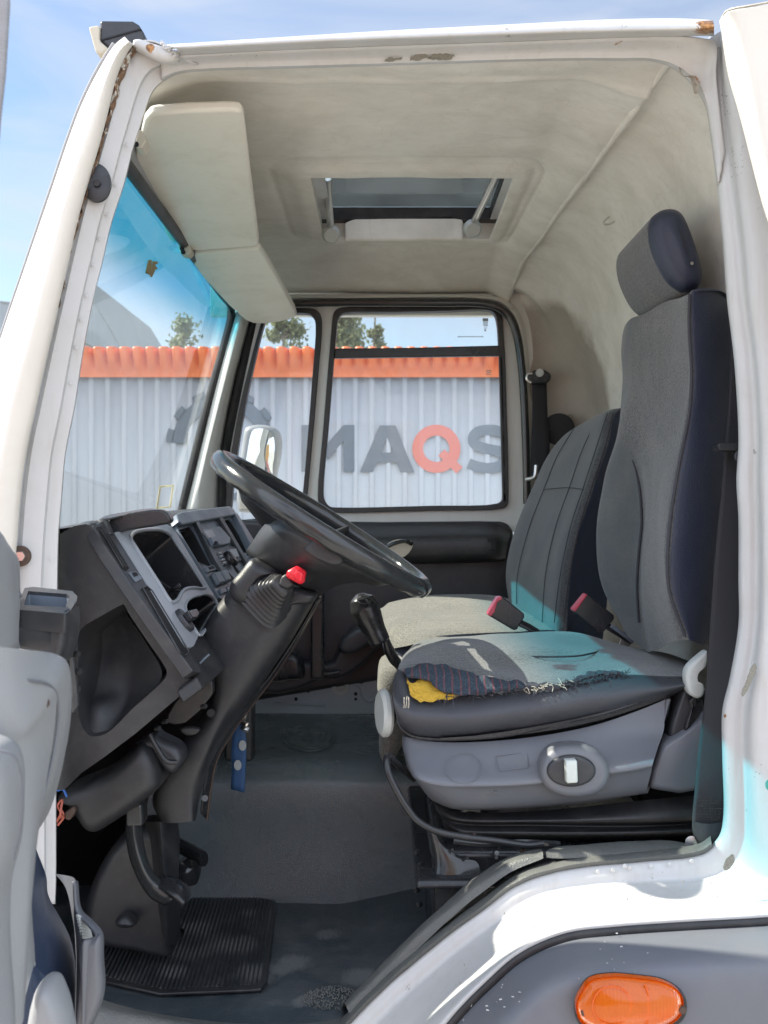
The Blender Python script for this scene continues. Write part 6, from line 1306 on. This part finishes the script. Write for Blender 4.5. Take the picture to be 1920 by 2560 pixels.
# backrest
BR = [[2.12, (1500, 120), (1520, 250), (1530, 450), (1525, 650), (1510, 900), (1490, 1200), (1470, 1400), (1440, 1600)],
     [2.02, (1470, 60), (1502, 200), (1502, 450), (1500, 650), (1480, 900), (1455, 1200), (1435, 1400), (1400, 1560)],
     [1.975, (1420, 40), (1430, 200), (1430, 450), (1420, 650), (1400, 900), (1370, 1200), (1365, 1400), (1370, 1575)],
     [1.955, (1335, 45), (1328, 200), (1337, 400), (1326, 575), (1285, 790), (1245, 1080), (1240, 1330), (1320, 1560)],
     [1.965, (1318, 62), (1312, 200), (1322, 400), (1308, 575), (1268, 790), (1222, 1080), (1222, 1330), (1290, 1560)],
     [1.985, (1302, 68), (1300, 200), (1312, 400), (1292, 600), (1252, 800), (1212, 1060), (1212, 1330), (1262, 1560)],
     [2.10, (1230, 95), (1230, 220), (1230, 420), (1200, 620), (1190, 800), (1175, 1050), (1165, 1330), (1215, 1580)],
     [2.22, (1150, 130), (1140, 240), (1135, 430), (1110, 640), (1135, 810), (1135, 1045), (1120, 1330), (1170, 1600)],
     [2.32, (1090, 160), (1070, 270), (1070, 440), (1015, 650), (1082, 800), (1113, 1035), (1092, 1320), (1130, 1600)],
     [2.36, (1062, 175), (1040, 290), (1045, 450), (1005, 660), (1000, 820), (1000, 1060), (1000, 1300), (1080, 1560)],
     [2.40, (1045, 195), (1024, 300), (1030, 450), (1006, 670), (950, 860), (922, 1070), (935, 1290), (1050, 1540)],
     [2.45, (1055, 200), (1035, 300), (1042, 450), (1020, 670), (968, 860), (942, 1070), (955, 1290), (1062, 1540)],
     [2.50, (1110, 210), (1100, 310), (1110, 450), (1090, 670), (1050, 860), (1030, 1070), (1040, 1290), (1120, 1540)]]
bk = loft('backrest', rowsK(K4, [[r_[0]]+[(r_[1][0]+18, r_[1][1]-(4 if i > 3 else -8))]+r_[1:] for i, r_ in enumerate(BR)]), ['leather', 'fab', 'fabd', 'fabs'], ds, k=7, sub=5, bands=[0, 0, 0, 1, 2, 1, 1, 1, 3, 3, 3, 3], angle=0, disp=.003, dsc=10)
for d_, pts in ((1.953, [(1320, 62), (1318, 200), (1328, 400), (1318, 575), (1276, 790), (1232, 1080), (1230, 1330), (1300, 1540)]), ):
    tube('piping', T(K4, pts, d_), .003, 'threadd', bk)
tube('piping', [(x_, y_, d_) for (x_, y_), d_ in zip([(a, b) for a, b, c in T(K4, [(1010, 650), (1060, 735), (1095, 850), (1113, 1035), (1100, 1180), (1092, 1320), (1100, 1480)], 0)], (2.352, 2.33, 2.318, 2.312, 2.312, 2.312, 2.312))], .003, 'threadd', bk)
# headrest
hr = pillow('headrest', K2, [(1165, 935), (1205, 895), (1262, 886), (1300, 905), (1345, 1000), (1380, 1110), (1392, 1190), (1372, 1235), (1310, 1250), (1250, 1215), (1200, 1140), (1162, 1030)], 2.02, 2.36, .032, ['leather', 'fabd'], ds, m2=1, dome=.008)
tube('piping', T(K2, [(1160, 940, 2.045), (1160, 1030, 2.045), (1196, 1140, 2.045), (1248, 1222, 2.045), (1310, 1256, 2.045)]), .003, 'threadd', hr)
disc('burn_mark', P(960+.5787*1330, .5787*1138, 2.012), Vector((-.1, -1, 0)), .0032, .0015, 'primer', hr)
for x in (.64, .70): pass
tube('headrest_post', [(1770, 700, 2.2), (1775, 760, 2.2)], .007, 'metal', ds)
# recliner housing, lever, skirt
pillow('recliner_housing', K6, [(1390, 660), (1390, 998), (1180, 1000), (1150, 985), (1185, 850), (1215, 800), (1290, 752), (1370, 690)], 1.93, 2.06, .018, 'grey', ds, smooth=2)
pillow('recliner_upper', K6, [(1302, 548), (1330, 600), (1380, 610), (1385, 700), (1300, 745), (1236, 775), (1262, 660), (1285, 590)], 1.95, 2.05, .012, 'plastic2', ds, smooth=2)
prism('recliner_blade', K6, [(1318, 610), (1345, 590), (1352, 620), (1322, 720), (1300, 740), (1310, 700), (1332, 640)], 1.935, 1.96, 'plastic', ds, .003)
lv = pillow('recliner_lever', K6, [(1400, 395), (1375, 412), (1325, 455), (1308, 485), (1308, 530), (1318, 575), (1345, 598), (1372, 598), (1388, 580), (1385, 540), (1360, 530), (1352, 510), (1362, 480), (1400, 455)], 1.915, 1.95, .010, 'lightgrey', ds, smooth=2)
sk = loft('seat_skirt', [T(K6, [(215, 1045, 2.1), (230, 1060, 2.02), (300, 1085, 1.99), (640, 1085, 1.98), (1100, 1040, 1.98), (1400, 1010, 1.98)]), T(K6, [(225, 1080, 2.1), (250, 1100, 2.0), (330, 1125, 1.96), (640, 1130, 1.95), (1100, 1125, 1.95), (1400, 1115, 1.95)]),
     T(K6, [(240, 1100, 2.1), (262, 1120, 2.02), (340, 1140, 1.99), (640, 1145, 1.98), (1100, 1150, 1.98), (1400, 1135, 1.98)]), T(K6, [(250, 1130, 2.1), (280, 1150, 2.0), (340, 1172, 1.96), (640, 1180, 1.95), (1100, 1178, 1.95), (1400, 1165, 1.95)]), T(K6, [(260, 1170, 2.1), (300, 1190, 2.05), (380, 1210, 2.02), (640, 1215, 2.02), (1100, 1215, 2.02), (1400, 1200, 2.02)])], 'rubber', ds, k=6, sub=4, angle=0)
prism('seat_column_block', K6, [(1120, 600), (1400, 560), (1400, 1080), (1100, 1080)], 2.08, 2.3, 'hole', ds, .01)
tube('bail_handle', T(K6, [(130, 945, 2.04), (80, 905, 2.0), (35, 860, 1.95), (16, 848, 1.93), (12, 870, 1.915), (20, 920, 1.905), (60, 1005, 1.90), (110, 1085, 1.90), (150, 1130, 1.90), (230, 1172, 1.90), (340, 1195, 1.90), (480, 1212, 1.90), (620, 1232, 1.90), (690, 1225, 1.90)]), .0068, 'smooth', ds, ns=14)
kn_ = disc('height_wheel', P(972, 1782, 2.02), Vector((-1, -.25, 0)), .048, .02, 'lightgrey', ds, prof=((.9, 0), (1, .3), (1, .7), (.85, 1)))
disc('wheel_hub', P(984, 1784, 2.03), Vector((-1, -.25, 0)), .02, .03, 'hole', ds)
# buckles
def buckle(k, body, end, d, tailpts, label):
    b = prism('belt_buckle', k, body, d, d+.035, 'smooth', truck, .006); b['label'] = label
    prism('release_button', k, end, d-.003, d+.03, 'pink', b, .003)
    tube('buckle_stalk', T(k, tailpts), .011, 'smooth', b, sq=.5); return b
b1 = buckle(K6, [(490, 160), (512, 158), (606, 232), (606, 250), (574, 302), (560, 304), (452, 240), (450, 225)], [(488, 160), (508, 158), (512, 170), (490, 182), (478, 226), (460, 246), (446, 236), (452, 222)], 2.50, [(588, 272, 2.52), (625, 290, 2.52), (665, 315, 2.52)], 'belt buckle with red button beside the passenger cushion')
b2 = buckle(K6, [(870, 148), (884, 148), (994, 240), (994, 256), (946, 316), (934, 318), (820, 224), (816, 214)], [(870, 146), (882, 150), (826, 226), (812, 216)], 2.44, [(965, 285, 2.45), (1020, 320, 2.45), (1070, 350, 2.45)], 'belt buckle with red rim beside the driver cushion')
prism('anchor_strip', K6, [(975, 290), (988, 278), (1085, 345), (1075, 362)], 2.43, 2.438, 'stack', b2, .002)
prism('anchor_plate', K6, [(1055, 280), (1068, 285), (1088, 318), (1062, 372), (1010, 378), (1022, 345), (1040, 300)], 2.46, 2.464, 'metal', b2, .001)
# belts
bl = loft('seat_belt', [T(K4, [(1505, 100, 1.97), (1500, 250, 1.95), (1492, 500, 1.93), (1476, 700, 1.91), (1460, 900, 1.90), (1430, 1200, 1.885), (1410, 1486, 1.87)])+T(K6, [(1385, 600, 1.86), (1360, 800, 1.85), (1342, 1000, 1.84), (1332, 1120, 1.84), (1335, 1180, 1.84), (1358, 1232, 1.84)]),
     T(K4, [(1565, 100, 1.97), (1565, 250, 1.95), (1565, 500, 1.93), (1560, 700, 1.91), (1560, 900, 1.895), (1556, 1200, 1.88), (1545, 1486, 1.865)])+T(K6, [(1510, 480, 1.85), (1484, 640, 1.84), (1480, 900, 1.83), (1478, 1080, 1.83), (1470, 1170, 1.83), (1420, 1246, 1.83)])], 'belt', truck, k=6, sub=6, solid=.002)
bl['label'] = 'black seat belt hanging beside the driver seat'
loft('belt_fold', [T(K6, [(1336, 1130, 1.835), (1345, 1190, 1.83), (1375, 1240, 1.83)]), T(K6, [(1400, 1140, 1.822), (1400, 1200, 1.818), (1400, 1245, 1.82)]), T(K6, [(1472, 1130, 1.825), (1460, 1190, 1.82), (1420, 1244, 1.82)])], 'belt', bl, k=4, sub=4)
g = G()
for i in range(90):
    x = 1345+rt.random()*118; y = 1024+rt.random()*96; y = 1024+round((y-1024)/12)*12; g.add(*g_tube([P(960+.5787*x, 1400+.5787*y, 1.826), P(960+.5787*(x+6), 1400+.5787*(y+3), 1.825)], .0012, 4))
g.make('stitching', bl, 'smooth')
disc('belt_washer', P(960+.5787*1332, 1400+.5787*1222, 1.85), Vector((-.3, -1, 0)), .013, .003, 'metal', bl)
prism('belt_guide', K4, [(1442, 712), (1450, 703), (1550, 705), (1550, 738), (1450, 738)], 1.865, 1.90, 'smooth', bl, .005)
disc('guide_button', P(1851, 1141, 1.86), TO, .012, .006, 'plastic2', bl)
fb = loft('seat_belt', [T(K4, [(640, 440, 3.44), (640, 600, 3.42), (632, 760, 3.40), (632, 860, 3.38)]), T(K4, [(702, 440, 3.44), (708, 600, 3.42), (716, 700, 3.40), (712, 860, 3.38)])], 'belt', truck, k=4, sub=3, solid=.002)
fb['label'] = 'black passenger seat belt on the far pillar'
prism('belt_anchor', K4, [(620, 410), (650, 388), (690, 384), (724, 405), (722, 430), (700, 450), (640, 448), (622, 436)], 3.42, 3.45, 'smooth', fb, .008)
disc('anchor_bolt', P(960+.5787*672, 700+.5787*402, 3.42), TO, .014, .010, 'lightgrey', fb)
tube('anchor_clip', T(K4, [(640, 405, 3.42), (620, 408, 3.42), (618, 430, 3.42), (635, 445, 3.42)]), .005, 'alu', fb)
tube('latch_tongue', T(K4, [(612, 862, 3.38), (650, 850, 3.37), (658, 800, 3.37)]), .007, 'alu', fb)
disc('speaker_opening', P(960+.5787*755, 700+.5787*645, 3.43), Vector((-.2, -1, 0)), .055, .004, 'hole', truck)
prism('speaker_plate', K4, [(712, 582), (815, 578), (818, 632), (780, 660), (712, 700)], 3.44, 3.45, 'sealer', truck, .002)
# ============================================================ OPEN DOOR, close at left, out of focus
dr = loft('driver_door', [T(Z2, [(-60, -60, 1.20), (-60, 0, 1.20), (-60, 60, 1.20), (-60, 300, 1.20), (-60, 600, 1.20)]), T(Z2, [(-10, -45, 1.25), (15, -10, 1.27), (40, 60, 1.28), (66, 300, 1.3), (76, 490, 1.3)]), T(Z2, [(0, -40, 1.36), (30, 20, 1.38), (78, 80, 1.4), (92, 240, 1.4), (80, 500, 1.4)]), T(Z2, [(0, -35, 1.5), (35, 25, 1.5), (84, 84, 1.5), (88, 240, 1.5), (84, 500, 1.5)])], 'doorgrey', truck, k=6, sub=4, solid=.004)
dr['label'] = 'open driver door seen along its inner side, out of focus'
loft('door_card', [T(Z2, [(-80, 480, .92), (-80, 800, .92), (-80, 1200, .92), (-80, 1700, .92), (-80, 2300, .92)]), T(Z2, [(60, 495, .95), (100, 860, .95), (130, 920, .97), (135, 1400, .97), (80, 2300, .95)]),
     T(Z2, [(250, 520, 1.05), (290, 560, 1.05), (300, 800, 1.08), (200, 1230, 1.05), (100, 1470, 1.05)]), T(Z2, [(290, 560, 1.15), (325, 660, 1.15), (318, 860, 1.15), (230, 1230, 1.15), (160, 1350, 1.15)]), T(Z2, [(270, 620, 1.3), (300, 700, 1.3), (290, 900, 1.3), (210, 1250, 1.3), (150, 1340, 1.3)])], 'doorgrey', dr, k=6, sub=5, angle=0)
pillow('armrest', Z2, [(-160, 860), (60, 872), (110, 910), (138, 1000), (140, 1150), (128, 1330), (100, 1440), (66, 1560), (58, 1800), (72, 2400), (-160, 2400)], .86, .93, .03, 'doorgrey', dr, ref=.93)
tube('trim_seam', T(Z2, [(-10, 620, .96), (120, 640, .965), (220, 660, 1.0), (262, 720, 1.03), (262, 860, 1.04), (205, 1150, 1.02), (120, 1400, 1.0)]), .0013, 'grey', dr)
tube('trim_seam', T(Z2, [(-10, 960, .858), (60, 985, .858), (92, 1060, .862), (94, 1300, .862), (60, 1460, .862)]), .0012, 'grey', dr)
for a_, b_, d_ in ((200, 745, 1.0),): disc('trim_screw', P(.5469*a_, 1350+.5469*b_, d_), Vector((.1, -1, .1)), .006, .003, 'screw', dr)
# cup shaped ashtray and latch gear
hb = pillow('door_ashtray', Z2, [(78, 350), (200, 368), (310, 372), (350, 330), (370, 300), (368, 430), (330, 540), (300, 500), (190, 470), (84, 440)], 1.42, 1.50, .012, 'plastic2', dr, ref=1.50)
slab_p = Plane(P(40, 1530, 1.44), P(180, 1540, 1.44), P(60, 1480, 1.60))
g = g_holed(outl(Z2, [(76, 325), (112, 242), (150, 236), (330, 256), (352, 280), (350, 300), (318, 352), (300, 362), (88, 344)], None, slab_p), [(outl(Z2, [(108, 322), (128, 256), (305, 270), (318, 282), (296, 332)], None, slab_p), .05, 1)], slab_p.n, -.02, .008, taper=.9)
g.make('ashtray_rim', hb, ['plastic2', 'stack'], bevel=.004)
tube('door_pull', T(Z2, [(66, 490, 1.35), (38, 482, 1.34), (30, 420, 1.34), (40, 300, 1.34), (60, 250, 1.36), (72, 270, 1.36)]), .010, 'grey', dr)
for i, (a, b) in enumerate(((338, 520), (346, 600), (340, 680))):
    disc('latch_screw', P(.5469*a, 1350+.5469*b, 1.5), Vector((1, -.6, 0)), .005, .010, 'hole', dr, ns=7)
prism('latch_plate', Z2, [(318, 500), (332, 540), (350, 680), (355, 760), (330, 795), (318, 700)], 1.49, 1.50, 'plastic2', dr, .002)
loft('navy_panel', [T(Z2, [(120, 1380, 1.3), (130, 1500, 1.3), (140, 1700, 1.3), (150, 1950, 1.3), (150, 2300, 1.3)]), T(Z2, [(150, 1370, 1.35), (170, 1500, 1.4), (200, 1700, 1.4), (240, 1850, 1.4), (240, 2300, 1.4)]), T(Z2, [(160, 1400, 1.5), (212, 1540, 1.5), (220, 1620, 1.5), (330, 1850, 1.5), (345, 2250, 1.5)])], 'blue', dr, k=6, sub=4)
loft('door_edge_strip', [T(Z2, [(100, 1440, 1.1), (70, 1600, 1.1), (60, 1800, 1.1), (60, 2300, 1.1)]), T(Z2, [(125, 1440, 1.15), (130, 1600, 1.15), (140, 1800, 1.15), (150, 1960, 1.15)]), T(Z2, [(135, 1440, 1.25), (142, 1600, 1.25), (150, 1800, 1.25), (160, 1960, 1.25)])], 'doorgrey', dr, k=6, sub=4)
loft('door_bin', [T(Z2, [(250, 1525, 1.56), (310, 1600, 1.56), (345, 1850, 1.56), (345, 2200, 1.56)]), T(Z2, [(330, 1540, 1.5), (330, 1700, 1.5), (350, 1840, 1.48), (350, 2220, 1.46)]), T(Z2, [(348, 1560, 1.45), (362, 1690, 1.45), (375, 1830, 1.42), (385, 2220, 1.40)])], 'grey', dr, k=6, sub=4)
loft('bin_wall', [T(Z2, [(345, 1560, 1.46), (362, 1690, 1.46), (420, 1750, 1.44), (460, 1800, 1.42), (465, 1900, 1.42), (470, 2060, 1.42), (430, 2180, 1.42), (380, 2260, 1.42)]), T(Z2, [(330, 1560, 1.44), (345, 1700, 1.44), (400, 1765, 1.42), (432, 1815, 1.40), (380, 1830, 1.38), (372, 1900, 1.38), (372, 2100, 1.38), (372, 2260, 1.38)])], 'grey', dr, k=7, sub=4, solid=.004)
pillow('bin_face', Z2, [(376, 1840), (440, 1810), (462, 1800), (466, 1900), (472, 2060), (430, 2180), (385, 2250), (360, 2260), (372, 2000)], 1.385, 1.41, .012, 'grey', dr, ref=1.40)
g = G()
for i in range(8): g.add(*g_tube(cr(Wd(T(Z2, [(352+i*3, 1716+i*14, 1.43), (385+i*3, 1735+i*12, 1.44), (405+i*2, 1770+i*7, 1.45)])), 4), .0022, 5))
g.make('bin_ribs', dr, 'lightgrey')
pillow('lower_grip', Z2, [(210, 2000), (250, 1945), (290, 1950), (330, 2020), (360, 2120), (370, 2300), (190, 2300)], 1.12, 1.18, .025, 'doorgrey', dr, ref=1.18)
loft('lower_liner', [T(Z2, [(60, 1840, 1.2), (66, 1900, 1.2), (70, 2300, 1.2)]), T(Z2, [(140, 1930, 1.22), (160, 2000, 1.22), (160, 2300, 1.22)]), T(Z2, [(215, 2000, 1.25), (210, 2100, 1.25), (200, 2300, 1.25)])], 'blue', dr, k=5, sub=3)
prism('window_frame_edge', PX, [(-30, -60), (14, -60), (19, 0), (8, 180), (-4, 290), (-14, 420), (-40, 1330), (-110, 1330), (-80, 400), (-40, -60)], .95, .96, 'reveal', dr, .003)
